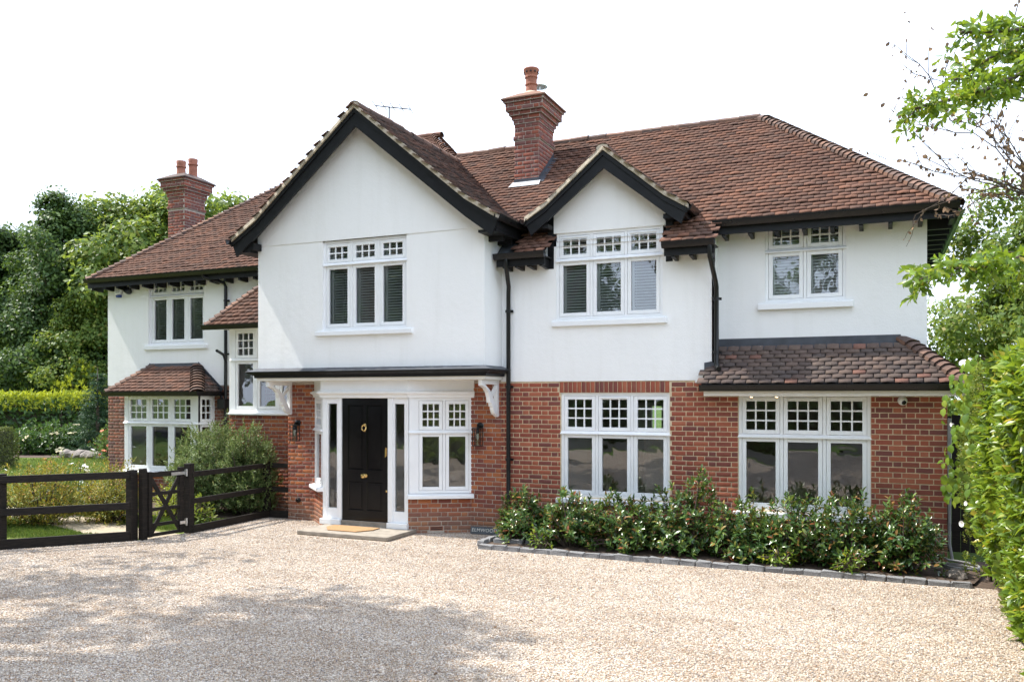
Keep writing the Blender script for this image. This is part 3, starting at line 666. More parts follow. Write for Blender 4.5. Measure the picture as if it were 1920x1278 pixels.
def finish_tiles(limit=300):
    var = [unit_tile(c) for c in (.003, .005, .008, .001)]; meshes = {}
    order = sorted(range(len(TILES)), key=lambda i: (TILES[i][1].translation - CAM_POS).length if TILES[i][3] else 1e3); single = set(order[:limit]); rest = {}
    for i, (part, Mx, mat, seen) in enumerate(TILES):
        v = i % 4
        if i in single:
            if (mat, v) not in meshes: me = fast_mesh('roof_tile', *var[v]); me.materials.append(M[mat]); meshes[(mat, v)] = me
            obj_from('roof_tile', meshes[(mat, v)], part, Mx)
        else: rest.setdefault((part.name, mat), []).append((Mx, v))
    for (pn, mat), L_ in rest.items():
        VV = []; F4 = []; F3 = []; n = 0
        for Mx, v in L_:
            A = np.array(Mx); VV.append(var[v][0] @ A[:3, :3].T + A[:3, 3]); F4.append(var[v][1] + n); F3.append(var[v][2] + n); n += 9
        me = fast_mesh('roof_tiles', np.concatenate(VV), np.concatenate(F4), np.concatenate(F3)); me.materials.append(M[mat])
        o = bpy.data.objects.new('roof_tiles', me); link(o, bpy.data.objects[pn]); o['kind'] = 'stuff'
def bonnets(part, p0, p1, mat='tile_hip', gauge=.105, w=.14, h=.085, name='hip_tile', ln=.23, wu=.1, hu=.06, lift=.035):
    p0 = Vector(p0); p1 = Vector(p1); d = (p1 - p0).normalized(); l = Vector((d.y, -d.x, 0)).normalized() if abs(d.z) < .999 else Vector((1, 0, 0)); u = l.cross(d).normalized()
    if u.z < 0: u = -u
    n = 7; V = []
    for (ww, hh, s, li) in ((w, h, 0, lift), (w - .004, h - .016, .004, lift), (wu, hu, ln, .0)):
        for q in range(n):
            t = R(-108 + 216 * q / (n - 1)); sx = math.sin(t); cz = math.cos(t)
            V.append((ww * sx, s, hh * cz + li - .045))
    F = [(q, q + 1, 2 * n + q + 1, 2 * n + q) for q in range(n - 1)] + [(n + q, n + q + 1, q + 1, q) for q in range(n - 1)]
    me = bpy.data.meshes.new(name); me.from_pydata(V, [], F); me.materials.append(M[mat])
    me.polygons.foreach_set('use_smooth', [True] * len(F)); me.set_sharp_from_angle(angle=R(40))
    L_ = (p1 - p0).length; s = 0.; B = Matrix(((l.x, d.x, u.x, 0), (l.y, d.y, u.y, 0), (l.z, d.z, u.z, 0), (0, 0, 0, 1)))
    while s < L_ - gauge * .4:
        c = p0 + d * (s + rng.uniform(-.006, .006))
        obj_from(name, me, part, Matrix.Translation(c) @ B @ Matrix.Rotation(rng.gauss(0, .03), 4, 'Z') @ Matrix.Rotation(rng.gauss(0, .02), 4, 'X') @ Matrix.Rotation(rng.gauss(0, .03), 4, 'Y')); s += gauge
def ridge(part, p0, p1, mat='tile_hip'):
    if p0[0] == p1[0]: MB().prism([(p0[0] + .10 * math.sin(R(a)), p0[1] + .012, p0[2] - .045 + .078 * math.cos(R(a))) for a in range(-100, 101, 25)], (0, .03, 0)).build('ridge_end', 'cement', part)
    bonnets(part, p0, p1, mat, .36, .115, .085, 'ridge_tile', .37, .112, .083, .0)

GX, GZ, GHW = -8.03, 7.15, 2.62
GPROF = [(0, GZ - TANP * 2.07 - .62 * .55), (.55, GZ - TANP * 2.07), (2.62, GZ)]
DXC, DZR, DHW = -3.925, 6.15, 1.31
DPROF = [(0, DZR - TANP * .96 - .6 * .35), (.35, DZR - TANP * .96), (1.31, DZR)]
def zgab(X): r = abs(X - GX); return GZ - TANP * r if r < 2.07 else GZ - TANP * 2.07 - .62 * (r - 2.07)
def zdor(X): r = abs(X - DXC); return DZR - TANP * r if r < .96 else DZR - TANP * .96 - .6 * (r - .96)
def zleft(Y): return 4.98 + TANP * (Y - 1.1)
# main (right wing) roof, front slope
EX0, EX1, EY, FY = -5.75, -2.22, -.35, .05
def in_main(X, Y):
    if X > 1.0 - (Y - .05) * 1.0 or Y > 2.98: return False
    if Y < FY - .01 and not (EX0 < X < EX1): return False
    if X < EX0 + .02 and Y < .45: return False
    if zmain(Y) < zgab(X) - .03 and X < GX + GHW and X < -5.3: return False
    if abs(X - DXC) < DHW and zmain(Y) < zdor(X) - .03 and Y > -.32 and (abs(X - DXC) < .93 or Y > .28): return False
    if -6.21 < X < -5.78 and 1.62 < Y < 2.3: return False
    return True
rm = roof('main_roof', [[(-8.3, 2.96, 7.33), (-1.98, 2.96, 7.33), (.0, .98, zmain(.98)), (-6.4, .98, zmain(.98))],
      [(-2.95, .98, zmain(.98)), (.0, .98, zmain(.98)), (.93, .05, zmain(.05)), (-2.95, .05, zmain(.05))], [(-6.4, .98, zmain(.98)), (-4.9, .98, zmain(.98)), (-4.9, .05, zmain(.05)), (-5.76, .05, zmain(.05)), (-5.76, .4, zmain(.4))],
      [(EX0, EY, zmain(EY)), (-4.9, EY, zmain(EY)), (-4.9, .05, zmain(.05)), (EX0, .05, zmain(.05))], [(-2.95, EY, zmain(EY)), (EX1, EY, zmain(EY)), (EX1, .05, zmain(.05)), (-2.95, .05, zmain(.05))],
      [(-8.3, 2.96, 7.33), (-1.98, 2.96, 7.33), (-1.98, 6.5, 4.4), (-8.3, 6.5, 4.4)], [(-1.98, 2.96, 7.33), (.93, .05, zmain(.05)), (.93, 6.5, zmain(.05)), (-1.98, 4.5, 7.0)]],
      (0, EY, 0), (1, 0), (0, 1), (-8.2, 1.0), [(0, zmain(EY)), (2.96 - EY, 7.33)], in_main, 'tile_red')
bonnets(rm, (.97, .01, zmain(.05) - .0), (-1.93, 2.92, 7.33), gauge=.105)
ridge(rm, (-8.1, 2.96, 7.36), (-1.85, 2.96, 7.37))
# front gable
rg = roof('gable_roof', [[(GX, -1.02, GZ), (GX, 2.9, GZ), (GX + 2.07, .9, GPROF[1][1]), (GX + 2.07, -1.02, GPROF[1][1])], [(GX + 2.07, -1.02, GPROF[1][1]), (GX + 2.07, .7, GPROF[1][1]), (GX + GHW, .3, GPROF[0][1]), (GX + GHW, -1.02, GPROF[0][1])],
      [(GX, -1.02, GZ), (GX - 2.07, -1.02, GPROF[1][1]), (GX - 2.07, 1.9, GPROF[1][1]), (GX, 4.2, GZ)], [(GX - 2.07, -1.02, GPROF[1][1]), (GX - GHW, -1.02, GPROF[0][1]), (GX - GHW, 1.5, GPROF[0][1]), (GX - 2.07, 1.9, GPROF[1][1])]],
      (GX + GHW, 0, 0), (0, 1), (-1, 0), (-1.0, 3.0), GPROF, lambda X, Y: X > GX and zgab(X) > zmain(Y) - .06, 'tile_moss')
roof('gable_roof', [[(GX, -1.0, GZ - .02), (GX - .1, -1.0, GZ - .1), (GX, 0, GZ - .02)]], (GX - GHW, 0, 0), (0, -1), (1, 0), (-3.6, 1.0), GPROF, lambda X, Y: X < GX and zgab(X) > zleft(Y) - .06, 'tile_moss', False)
ridge(rg, (GX, -1.02, GZ + .03), (GX, 2.75, GZ + .03))
# dormer
rd = roof('dormer_roof', [[(DXC, -.34, DZR), (DXC, 1.6, DZR), (DXC + .96, .6, DPROF[1][1]), (DXC + .96, -.34, DPROF[1][1])], [(DXC + .96, -.34, DPROF[1][1]), (DXC + .96, .55, DPROF[1][1]), (DXC + DHW, .35, DPROF[0][1]), (DXC + DHW, -.34, DPROF[0][1])],
      [(DXC, -.34, DZR), (DXC - .96, -.34, DPROF[1][1]), (DXC - .96, .6, DPROF[1][1]), (DXC, 1.6, DZR)], [(DXC - .96, -.34, DPROF[1][1]), (DXC - DHW, -.34, DPROF[0][1]), (DXC - DHW, .35, DPROF[0][1]), (DXC - .96, .55, DPROF[1][1])]],
      (DXC + DHW, 0, 0), (0, 1), (-1, 0), (-.32, 1.7), DPROF, lambda X, Y: X > DXC and zdor(X) > zmain(Y) - .05, 'tile_hip')
roof('dormer_roof', [[(DXC, -.3, DZR - .02), (DXC - .1, -.3, DZR - .1), (DXC, 0, DZR - .02)]], (DXC - DHW, 0, 0), (0, -1), (1, 0), (-1.7, .32), DPROF, lambda X, Y: X < DXC and zdor(X) > zmain(Y) - .05, 'tile_hip')
ridge(rd, (DXC, -.34, DZR + .02), (DXC, 1.55, DZR + .02))
# left wing roof
LX0, LY0 = -16.77, 1.1
def in_left(X, Y):
    if Y > 5.72 or X < LX0 + (Y - LY0) or X > -10.19 + (5.7 - Y): return False
    if X > -10.32 and Y < 1.38: return False
    if X > GX - GHW and X < GX and zleft(Y) < zgab(X) - .03: return False
    if X >= GX and Y < 3.6: return False
    return True
rl = roof('left_roof', [[(LX0, LY0, zleft(LY0)), (-10.35, LY0, zleft(LY0)), (-10.35, 1.6, zleft(1.6)), (-7.4, 3.2, zleft(3.2)), (-10.19, 5.7, 8.8), (-12.16, 5.7, 8.8)],
      [(LX0, LY0, zleft(LY0)), (-12.16, 5.7, 8.8), (-12.16, 7.5, 8.8), (LX0, 10, zleft(LY0))], [(-12.16, 5.7, 8.8), (-10.19, 5.7, 8.8), (-6.2, 9.7, 5.4), (LX0, 10, zleft(LY0))], [(-10.19, 5.7, 8.8), (-7.0, 2.6, 6.2), (-6.2, 9.7, 5.4)]],
      (0, LY0, 0), (1, 0), (0, 1), (LX0, -6.0), [(0, zleft(LY0)), (4.6, 8.8)], in_left, 'tile_red')
bonnets(rl, (LX0 - .02, LY0 - .02, zleft(LY0)), (-12.16, 5.7, 8.82), gauge=.14, w=.15)
bonnets(rl, (-7.6, 3.1, 6.65), (-10.19, 5.7, 8.82), gauge=.13, mat='tile_red')
ridge(rl, (-12.16, 5.7, 8.84), (-10.1, 5.7, 8.84), 'tile_red')
# lean-to over the right ground floor
SL = .87
rt = roof('lean_to_roof', [[(-2.42, -.3, 2.46), (1.1, -.3, 2.46), (.32, .45, 3.11), (-2.42, .45, 3.11)], [(1.1, -.3, 2.46), (1.1, 4, 2.46), (.5, 4, 2.95), (.32, .45, 3.11)]],
      (0, -.3, 0), (1, 0), (0, 1), (-2.40, 1.3), [(0, 2.46), (.64, 2.46 + .64 * SL)], lambda X, Y: X < 1.1 - (Y + .3) * 1.04 and (X > -2.31 or Y < -.02), 'tile_grey', w=.176, gauge=.094)
bonnets(rt, (1.12, -.33, 2.45), (.34, .43, 3.11), gauge=.112, w=.15, h=.085)
MB().prism([(-2.30, .44, 3.18), (-2.30, .432, 3.18), (-2.30, .425, 3.06), (-2.30, .29, 2.985), (-2.30, .30, 2.97), (-2.30, .45, 3.06)], (2.58, 0, 0)).build('lead_flashing', 'lead', house)
MB().prism([(-2.42, -.03, 2.68), (-2.42, -.02, 2.78), (-2.28, -.02, 2.80), (-2.28, .3, 3.05), (-2.28, .3, 2.93), (-2.28, -.03, 2.66)], (.012, -.006, 0)).build('lead_soaker', 'lead', house)
MB().prism([(-2.42, -.03, 2.62), (-2.42, -.022, 2.80), (-2.30, -.022, 2.82), (-2.26, -.02, 2.72)], (0, .006, 0)).build('lead_soaker', 'lead', house)
# left bay roof
bx0, bx1, by0, bz0 = -15.70, -13.05, .66, 2.38
rb = roof('bay_roof', [[(bx0, by0, bz0), (bx1, by0, bz0), (-13.74, 1.4, 2.99), (-15.08, 1.4, 2.99)], [(bx1, by0, bz0), (bx1, 1.4, bz0), (-13.74, 1.4, 2.99)], [(bx0, by0, bz0), (-15.08, 1.4, 2.99), (bx0, 1.4, bz0)]],
      (0, by0, 0), (1, 0), (0, 1), (bx0, bx1), [(0, bz0), (.60, bz0 + .60 * .82)], lambda X, Y: bx0 + (Y - by0) * .84 < X < bx1 - (Y - by0) * .93, 'tile_red')
roof('bay_roof', [[(bx1 - .1, by0 + .1, bz0), (bx1 - .1, 1.2, bz0), (bx1 - .3, 1.2, bz0 + .1)]], (bx1, 0, 0), (0, 1), (-1, 0), (.7, 1.38), [(0, bz0), (.60, bz0 + .60 * .82)], lambda X, Y: X > bx1 - (Y - by0) * .93, 'tile_grey')
bonnets(rb, (bx0, by0, bz0), (-15.12, 1.36, 2.95), gauge=.125, w=.13); bonnets(rb, (bx1, by0, bz0), (-13.72, 1.36, 2.95), gauge=.115, w=.16, h=.10)
MB().prism([(-15.12, 1.384, 3.03), (-15.12, 1.376, 3.03), (-15.12, 1.37, 2.97), (-15.12, 1.21, 2.85), (-15.12, 1.21, 2.83), (-15.12, 1.384, 2.95)], (1.38, 0, 0)).build('lead_flashing', 'lead', house)
MB().bar((-13.74, 1.372, 3.0), (bx1, 1.372, bz0 + .03), .012, .12).build('lead_flashing', 'lead', house); MB().bar((-15.10, 1.372, 3.0), (bx0, 1.372, bz0 + .03), .012, .12).build('lead_flashing', 'lead', house)
# link roof
kx0, ky0, kz0 = -12.40, .2, 3.70
rk = roof('link_roof', [[(kx0, ky0, kz0), (-10.3, ky0, kz0), (-10.3, 1.4, kz0 + 1.2 * 1.12), (kx0 + 1.2, 1.4, kz0 + 1.2 * 1.12)], [(kx0, ky0, kz0), (kx0 + 1.2, 1.4, kz0 + 1.2 * 1.12), (kx0, 1.4, kz0)]],
      (0, ky0, 0), (1, 0), (0, 1), (kx0, -10.3), [(0, kz0), (1.18, kz0 + 1.18 * 1.12)], lambda X, Y: X > kx0 + (Y - ky0) and X < -10.3, 'tile_red')
bonnets(rk, (kx0, ky0, kz0), (kx0 + 1.2, 1.4, kz0 + 1.2 * 1.12), gauge=.135, w=.12)
MB().bar((kx0 + .75, 1.37, kz0 + 1.0), (kx0 + 1.3, 1.37, kz0 + 1.62), .012, .12).build('lead_flashing', 'lead', house)

# ---------------------------------------------------------------- bargeboards, verges, soffits
def verge(xc, zr, hw, prof, y, board_h, th=.045):
    for sg in (-1, 1):
        P = [(xc + sg * (hw - r), z) for r, z in prof]           # eave -> ridge
        top = [(x, z - .05) for x, z in P]; bot = [(x, z - .05 - board_h) for x, z in P]
        bot[0] = (bot[0][0] - sg * .10, bot[0][1] + .02); bot[-1] = (xc, bot[-1][1] - .03)
        poly = [(x, y, z) for x, z in top] + [(x, y, z) for x, z in reversed(bot)]
        b = MB(); n = len(top)
        for i in range(n - 1): b.prism([(top[i][0], y, top[i][1]), (top[i + 1][0], y, top[i + 1][1]), (bot[i + 1][0], y, bot[i + 1][1]), (bot[i][0], y, bot[i][1])], (0, th, 0))
        b.build('bargeboard', 'black_paint', house)
        b = MB()
        for i in range(n - 1): b.prism([(top[i][0], y - .022, top[i][1] - .0), (top[i + 1][0], y - .022, top[i + 1][1]), (top[i + 1][0], y - .022, top[i + 1][1] - .075), (top[i][0], y - .022, top[i][1] - .075)], (0, .02, 0))
        b.build('barge_moulding', 'black_paint', house)
        b = MB(); u = [(x, z - .044) for x, z in P]; v = [(x, z + .030) for x, z in P]
        for i in range(n - 1): b.prism([(u[i][0], y - .05, u[i][1]), (u[i + 1][0], y - .05, u[i + 1][1]), (v[i + 1][0], y - .04, v[i + 1][1]), (v[i][0], y - .04, v[i][1])], (0, .12, 0))
        b.build('verge_mortar', 'cement', house)
        b = MB()
        for i in range(n - 1): b.quad((P[i][0], y + .02, P[i][1] - .075), (P[i + 1][0], y + .02, P[i + 1][1] - .075), (P[i + 1][0], y + .45, P[i + 1][1] - .075), (P[i][0], y + .45, P[i][1] - .075))
        b.build('verge_soffit', 'black_paint', house)
verge(GX, GZ, GHW, GPROF, -.98, .27); verge(DXC, DZR, DHW, DPROF, -.29, .24)
# dark cheeks beside the dormer window and feet of the bargeboards
for x0, x1 in ((-4.95, -4.842), (-3.008, -2.90)): MB().box(x0, x1, -.02, .45, 4.36, 5.25).build('dormer_cheek', 'black_paint', house, bevel=.004)
MB().box(DXC + .93, DXC + DHW - .04, -.24, .30, 4.98, 5.05).build('dormer_soffit', 'black_paint', house); MB().box(DXC - DHW + .04, DXC - .93, -.24, .30, 4.98, 5.05).build('dormer_soffit', 'black_paint', house)
MB().box(-5.766, GX + GHW - .04, -.93, .6, 4.86, 4.90).build('gable_soffit', 'black_paint', house); MB().box(GX - GHW + .05, -10.296, -.93, 1.3, 4.86, 4.90).build('gable_soffit', 'black_paint', house)
for y in (-.55, -.2, .15): MB().box(-5.766, GX + GHW - .1, y, y + .06, 4.78, 4.86).build('rafter_end', 'black_paint', house)
MB().box(-10.45, -10.20, -.93, -.72, 4.90, 5.02).build('gable_corbel', 'black_paint', house)

# ---------------------------------------------------------------- eaves, gutters, downpipes
GP = [(-.055, 0), (-.058, -.03), (-.045, -.075), (-.02, -.095), (.02, -.095), (.04, -.07), (.052, -.035), (.062, -.012), (.062, 0), (.052, 0), (.040, -.03), (.028, -.06), (.01, -.08), (-.02, -.08), (-.04, -.06), (-.048, 0)]
def gutter(path, mat='black_plastic'):
    return MB().sweep(path, GP).build('gutter', mat, house, smooth=True)
def eave(path_x, y, z, out, wall_y, n_raf, fascia=True, raf=True, raf_h=.225):
    x0, x1 = path_x
    gutter([(x0, y - .045, z + .012), (x1, y - .045, z + .012)])
    if fascia: MB().box(x0 + .02, x1 - .02, y + .012, y + .03, z - .19, z - .005).build('fascia', 'black_paint', house)
    MB().box(x0 + .02, x1 - .02, y + .032, wall_y + .02, z - .062, z - .045).build('eaves_soffit', 'black_paint', house)
    if raf:
        for i in range(n_raf):
            x = x0 + .12 + (x1 - x0 - .24) * i / max(1, n_raf - 1)
            MB().prism([(x, y + .031, z - .065), (x, wall_y + .02, z - .065), (x, wall_y + .02, z - raf_h), (x, wall_y - .05, z - raf_h), (x, y + .031, z - raf_h + .02)], (.055, 0, 0)).build('rafter_end', 'black_paint', house)
eave((-2.30, 1.00), FY, zmain(FY), 0, .45, 9)
eave((-5.74, -4.86), EY, zmain(EY), 0, 0, 4); eave((-2.98, -2.20), EY, zmain(EY), 0, 0, 3)
gutter([(1.0, FY - .06, zmain(FY) + .01), (1.0, 6.0, zmain(FY) + .01)]); MB().box(.975, .995, .02, 6.0, zmain(FY) - .2, zmain(FY) - .005).build('fascia', 'eaves_green', house); MB().box(1.0, 1.065, .05, 6.0, zmain(FY) - .105, zmain(FY) - .088).build('gutter_strip', 'eaves_green', house)  # side fascia coloured green, with a thin green strip below the gutter
m = MB().box(.63, .975, .02, 6.0, zmain(FY) - .10, zmain(FY) - .08); m.build('eaves_soffit', 'black_paint', house)
for i in range(9): MB().box(.62, .93, .5 + i * .45, .56 + i * .45, zmain(FY) - .26, zmain(FY) - .1).build('rafter_end', 'black_paint', house)
eave((LX0 - .05, -10.31), LY0, zleft(LY0), 0, 1.4, 17, raf_h=.26)
gutter([(GX + GHW + .03, -1.05, GPROF[0][1] + .01), (GX + GHW + .03, .24, GPROF[0][1] + .01)]); gutter([(GX - GHW - .03, -1.05, GPROF[0][1] + .01), (GX - GHW - .03, 1.2, GPROF[0][1] + .01)])
MB().box(GX + GHW - .05, GX + GHW - .03, -.93, .22, GPROF[0][1] - .19, GPROF[0][1] - .02).build('fascia', 'black_paint', house)
gutter([(DXC + DHW + .02, -.34, DPROF[0][1] + .005), (DXC + DHW + .02, .33, DPROF[0][1] + .005)]); gutter([(DXC - DHW - .02, -.34, DPROF[0][1] + .005), (DXC - DHW - .02, .3, DPROF[0][1] + .005)])
gutter([(-2.43, -.345, 2.465), (1.14, -.345, 2.465), (1.14, 1.6, 2.465)])
MB().box(-2.38, 1.06, -.28, -.26, 2.30, 2.44).build('fascia', 'cream_paint', house); MB().box(-2.38, 1.0, -.26, .0, 2.335, 2.36).build('eaves_soffit', 'cream_paint', house)
gutter([(bx0 - .03, by0 - .045, bz0 + .012), (bx1 + .03, by0 - .045, bz0 + .012), (bx1 + .03, 1.36, bz0 + .012)])
MB().box(bx0 + .05, bx1 - .05, by0 + .01, 1.4, bz0 - .06, bz0 - .03).build('eaves_soffit', 'cream_paint', house)
gutter([(kx0 - .02, ky0 - .045, kz0 + .012), (-10.31, ky0 - .045, kz0 + .012)]); MB().box(kx0 + .03, -10.31, ky0 + .01, .5, kz0 - .06, kz0 - .04).build('eaves_soffit', 'cream_paint', house)
def downpipe(pts, r=.036, clips=()):
    o = MB().tube(pts, r, 14).build('downpipe', 'black_plastic', house, smooth=True)
    for (x, y, z) in clips:
        c = MB(); c.lathe((x, y, z - .02), [(r + .008, 0), (r + .008, .04)], 14); c.box(x - .07, x + .07, y + r - .005, y + r + .012, z - .02, z + .02); c.build('pipe_clip', 'black_plastic', o)
    return o
zE = zmain(EY) - .08
downpipe([(-5.53, EY - .04, zE), (-5.53, EY - .04, zE - .10), (-5.535, EY, zE - .17), (-5.60, -.12, zE - .40), (-5.62, -.085, zE - .50), (-5.62, -.085, 1.5), (-5.62, -.085, .10), (-5.59, -.10, .05), (-5.35, -.16, .02)], clips=[(-5.62, -.085, 3.7), (-5.62, -.085, 2.45), (-5.62, -.085, 1.25)])
downpipe([(-2.27, EY - .04, zE), (-2.27, EY - .04, zE - .16), (-2.26, EY + .02, zE - .24), (-2.235, -.12, zE - .50), (-2.23, -.075, zE - .58), (-2.23, -.075, 2.80), (-2.21, -.10, 2.72), (-2.18, -.16, 2.70)], clips=[(-2.23, -.075, 3.75), (-2.23, -.075, 2.95)])
zl = zleft(LY0) - .08
downpipe([(-13.28, LY0 - .04, zl), (-13.28, LY0 - .02, zl - .06), (-12.93, 1.31, zl - .17), (-12.89, 1.315, zl - .25), (-12.89, 1.315, .2)], clips=[(-12.89, 1.315, 4.35), (-12.89, 1.315, 3.2), (-12.89, 1.315, 2.4)])
downpipe([(-12.75, .9, 3.25), (-12.84, 1.2, 3.18), (-12.88, 1.30, 3.05)], r=.03)
MB().box(-13.02, -12.82, 1.19, 1.385, 2.02, 2.24).build('rainwater_hopper', 'black_plastic', house, bevel=.02)
MB().tube([(-13.05, 1.33, 2.36), (-13.0, 1.3, 2.30), (-12.95, 1.29, 2.2)], .028, 10).build('downpipe', 'black_plastic', house, smooth=True)

# ---------------------------------------------------------------- chimneys
def chimney(x0, x1, y0, y1, zb, zt, pots, seen=True):
    root = bpy.data.objects.new('chimney', None); root.location = ((x0 + x1) / 2, (y0 + y1) / 2, zb); link(root, house)
    def ring(name, e, za, zz, bond):
        core = MB().box(x0 - e, x1 + e, y0 - e, y1 + e, za, zz).build(name, 'mortar_grey', root)
        for (T, w_) in ((frame2(x0 - e, y0 - e), x1 - x0 + 2 * e), (frame2(x1 + e, y0 - e, R(90)), y1 - y0 + 2 * e), (frame2(x0 - e, y1 + e, R(-90)), y1 - y0 + 2 * e)):
            lay_bricks(core, T, 0, w_, za, zz + .004, [], 'stack_brick', seen=seen, start=.0 if bond else -.12, jit=.002)
    z = zt
    H = .075
    ring('stack', 0, zb, zt - 7 * H - .375, True); ring('string_course', .022, zt - 7 * H - .375, zt - 6 * H - .375, False); ring('stack', .0, zt - 6 * H - .375, zt - 6 * H - .15, True)
    ring('corbel', .02, zt - 6 * H - .15, zt - 5 * H - .15, False); ring('corbel', .042, zt - 5 * H - .15, zt - 4 * H - .15, True)
    ring('corbel', .085, zt - 4 * H - .15, zt - 3 * H - .15, False); ring('corbel', .13, zt - 3 * H - .15, zt - .225, True) ; ring('corbel', .165, zt - .225, zt - .15, False)
    # tiled weathering on top
    e = .20; cx, cy = (x0 + x1) / 2, (y0 + y1) / 2
    c = MB(); a = [(x0 - e, y0 - e, zt - .15), (x1 + e, y0 - e, zt - .15), (x1 + e, y1 + e, zt - .15), (x0 - e, y1 + e, zt - .15)]; t = [(x0 + .06, y0 + .06, zt), (x1 - .06, y0 + .06, zt), (x1 - .06, y1 - .06, zt), (x0 + .06, y1 - .06, zt)]
    i = c._a(a); j = c._a(t); k = c._a([(p[0], p[1], p[2] - .025) for p in a]); c.f += [(i + q, i + (q + 1) % 4, j + (q + 1) % 4, j + q) for q in range(4)] + [(k + q, k + (q + 1) % 4, i + (q + 1) % 4, i + q) for q in range(4)] + [(j, j + 1, j + 2, j + 3), (k + 3, k + 2, k + 1, k)]
    c.build('chimney_cap', 'tile_hip', root)
    for p in pots: p(root, zt)
def pot_vented(cx, cy, s=1.):
    def f(root, z):
        MB().lathe((cx, cy, z - .03), [(.15 * s, 0), (.15 * s, .06), (.115 * s, .09), (.105 * s, .20), (.125 * s, .21), (.125 * s, .235), (.11 * s, .245), (.115 * s, .33), (.13 * s, .345), (.13 * s, .37), (.12 * s, .38), (.15 * s, .47), (.16 * s, .50), (.15 * s, .52), (.05, .53)], 24).build('chimney_pot', 'terracotta', root, smooth=True)
        v = MB()
        for q in range(10): t = 2 * math.pi * q / 10; v.lathe((cx + .139 * s * math.cos(t), cy + .139 * s * math.sin(t), z + .395), [(.002, 0), (.018, .004), (.018, .028), (.002, .032)], 8)
        o = v.build('pot_vents', 'black_paint', root); o['kind'] = 'stuff'
        MB().lathe((cx, cy, z - .03), [(.22 * s, -.02), (.17 * s, .06), (.10, .085)], 16).build('flaunching', 'cement', root, smooth=True)
    return f
def pot_cowl(cx, cy):
    def f(root, z):
        o = MB().lathe((cx, cy, z - .02), [(.12, 0), (.115, .10), (.125, .11), (.125, .14), (.10, .15)], 20).build('chimney_pot', 'terracotta', root, smooth=True)
        c = MB(); c.lathe((cx, cy, z + .27), [(.145, 0), (.15, .012), (.05, .045), (.01, .05)], 20)
        for q in range(4): t = q * math.pi / 2 + .4; c.tube([(cx + .09 * math.cos(t), cy + .09 * math.sin(t), z + .10), (cx + .09 * math.cos(t), cy + .09 * math.sin(t), z + .28)], .008, 6)
        c.build('cowl', 'steel', root, smooth=True)
    return f
def pot_tall(cx, cy, z2=.46, cage=False):
    def f(root, z):
        MB().lathe((cx, cy, z - .03), [(.125, 0), (.115, .05), (.105, z2 - .17), (.125, z2 - .15), (.125, z2 - .12), (.112, z2 - .11), (.122, z2), (.115, z2 + .01), (.07, z2 + .01)], 22).build('chimney_pot', 'terracotta', root, smooth=True)
        if cage:
            c = MB(); zz = z - .03 + z2
            for q in range(10): t = 2 * math.pi * q / 10; c.tube([(cx + .11 * math.cos(t), cy + .11 * math.sin(t), zz), (cx, cy, zz + .17)], .0045, 5)
            for h_ in (.03, .08, .12): c.tube([(cx + .11 * (1 - h_ / .17) * math.cos(t), cy + .11 * (1 - h_ / .17) * math.sin(t), zz + h_) for t in [2 * math.pi * q / 14 for q in range(15)]], .004, 5, False)
            c.build('wire_guard', 'steel', root)
    return f
CHX0, CHX1, CHY0, CHY1 = -6.235, -5.755, 1.60, 2.35
chimney(CHX0, CHX1, CHY0, CHY1, 5.9, 7.95, [pot_vented(-6.0, 1.84, .95), pot_cowl(-5.98, 2.22)])
chimney(-16.47, -15.93, 3.20, 3.89, 5.0, 7.90, [pot_tall(-16.22, 3.38, .36, True), pot_tall(-16.18, 3.74, .50)])
# lead at the foot of the right chimney
zc = zmain(CHY0); m = MB(); m.quad((CHX0 - .08, CHY0 - .12, zmain(CHY0 - .12) + .066), (CHX1 + .05, CHY0 - .12, zmain(CHY0 - .12) + .066), (CHX1 + .04, CHY0 - .008, zc + .075), (CHX0 - .04, CHY0 - .008, zc + .075)); m.build('lead_apron', 'lead_light', house)
m = MB(); m.box(CHX0 - .01, CHX1 + .01, CHY0 - .014, CHY0 - .0075, zc - .1, zc + .13); m.prism([(CHX1 + .0075, CHY0 - .01, zmain(CHY0) + .02), (CHX1 + .0075, CHY1, zmain(CHY1) + .02), (CHX1 + .0075, CHY1, zmain(CHY1) + .14), (CHX1 + .0075, CHY0 - .01, zmain(CHY0) + .14)], (.008, 0, 0)); m.quad((CHX1 + .01, CHY0 - .02, zmain(CHY0) + .05), (CHX1 + .10, CHY0 - .02, zmain(CHY0) + .045), (CHX1 + .10, CHY1, zmain(CHY1) + .045), (CHX1 + .01, CHY1, zmain(CHY1) + .05)); m.build('lead_flashing', 'lead', house)
MB().box(-6.90, -6.66, 0, 0, 0, 0) if False else None
# air brick and waste outlet
ab = MB(TR); ab.box(.37, .59, -.002, .02, .035, .105)
ab.build('air_brick', 'terracotta', house)
for q in range(2): MB(TR).box(.385, .575, -.005, -.0025, .048 + q * .028, .062 + q * .028).build('vent_slot', 'black_paint', bpy.data.objects['air_brick'])
o = MB().lathe((-9.93, .0, .36), [(.045, .0), (.045, -.04), (.03, -.05), (.03, -.07), (.01, -.072)], 16, 'y').build('waste_outlet', 'black_plastic', house, smooth=True)
finish_bricks(); finish_tiles()
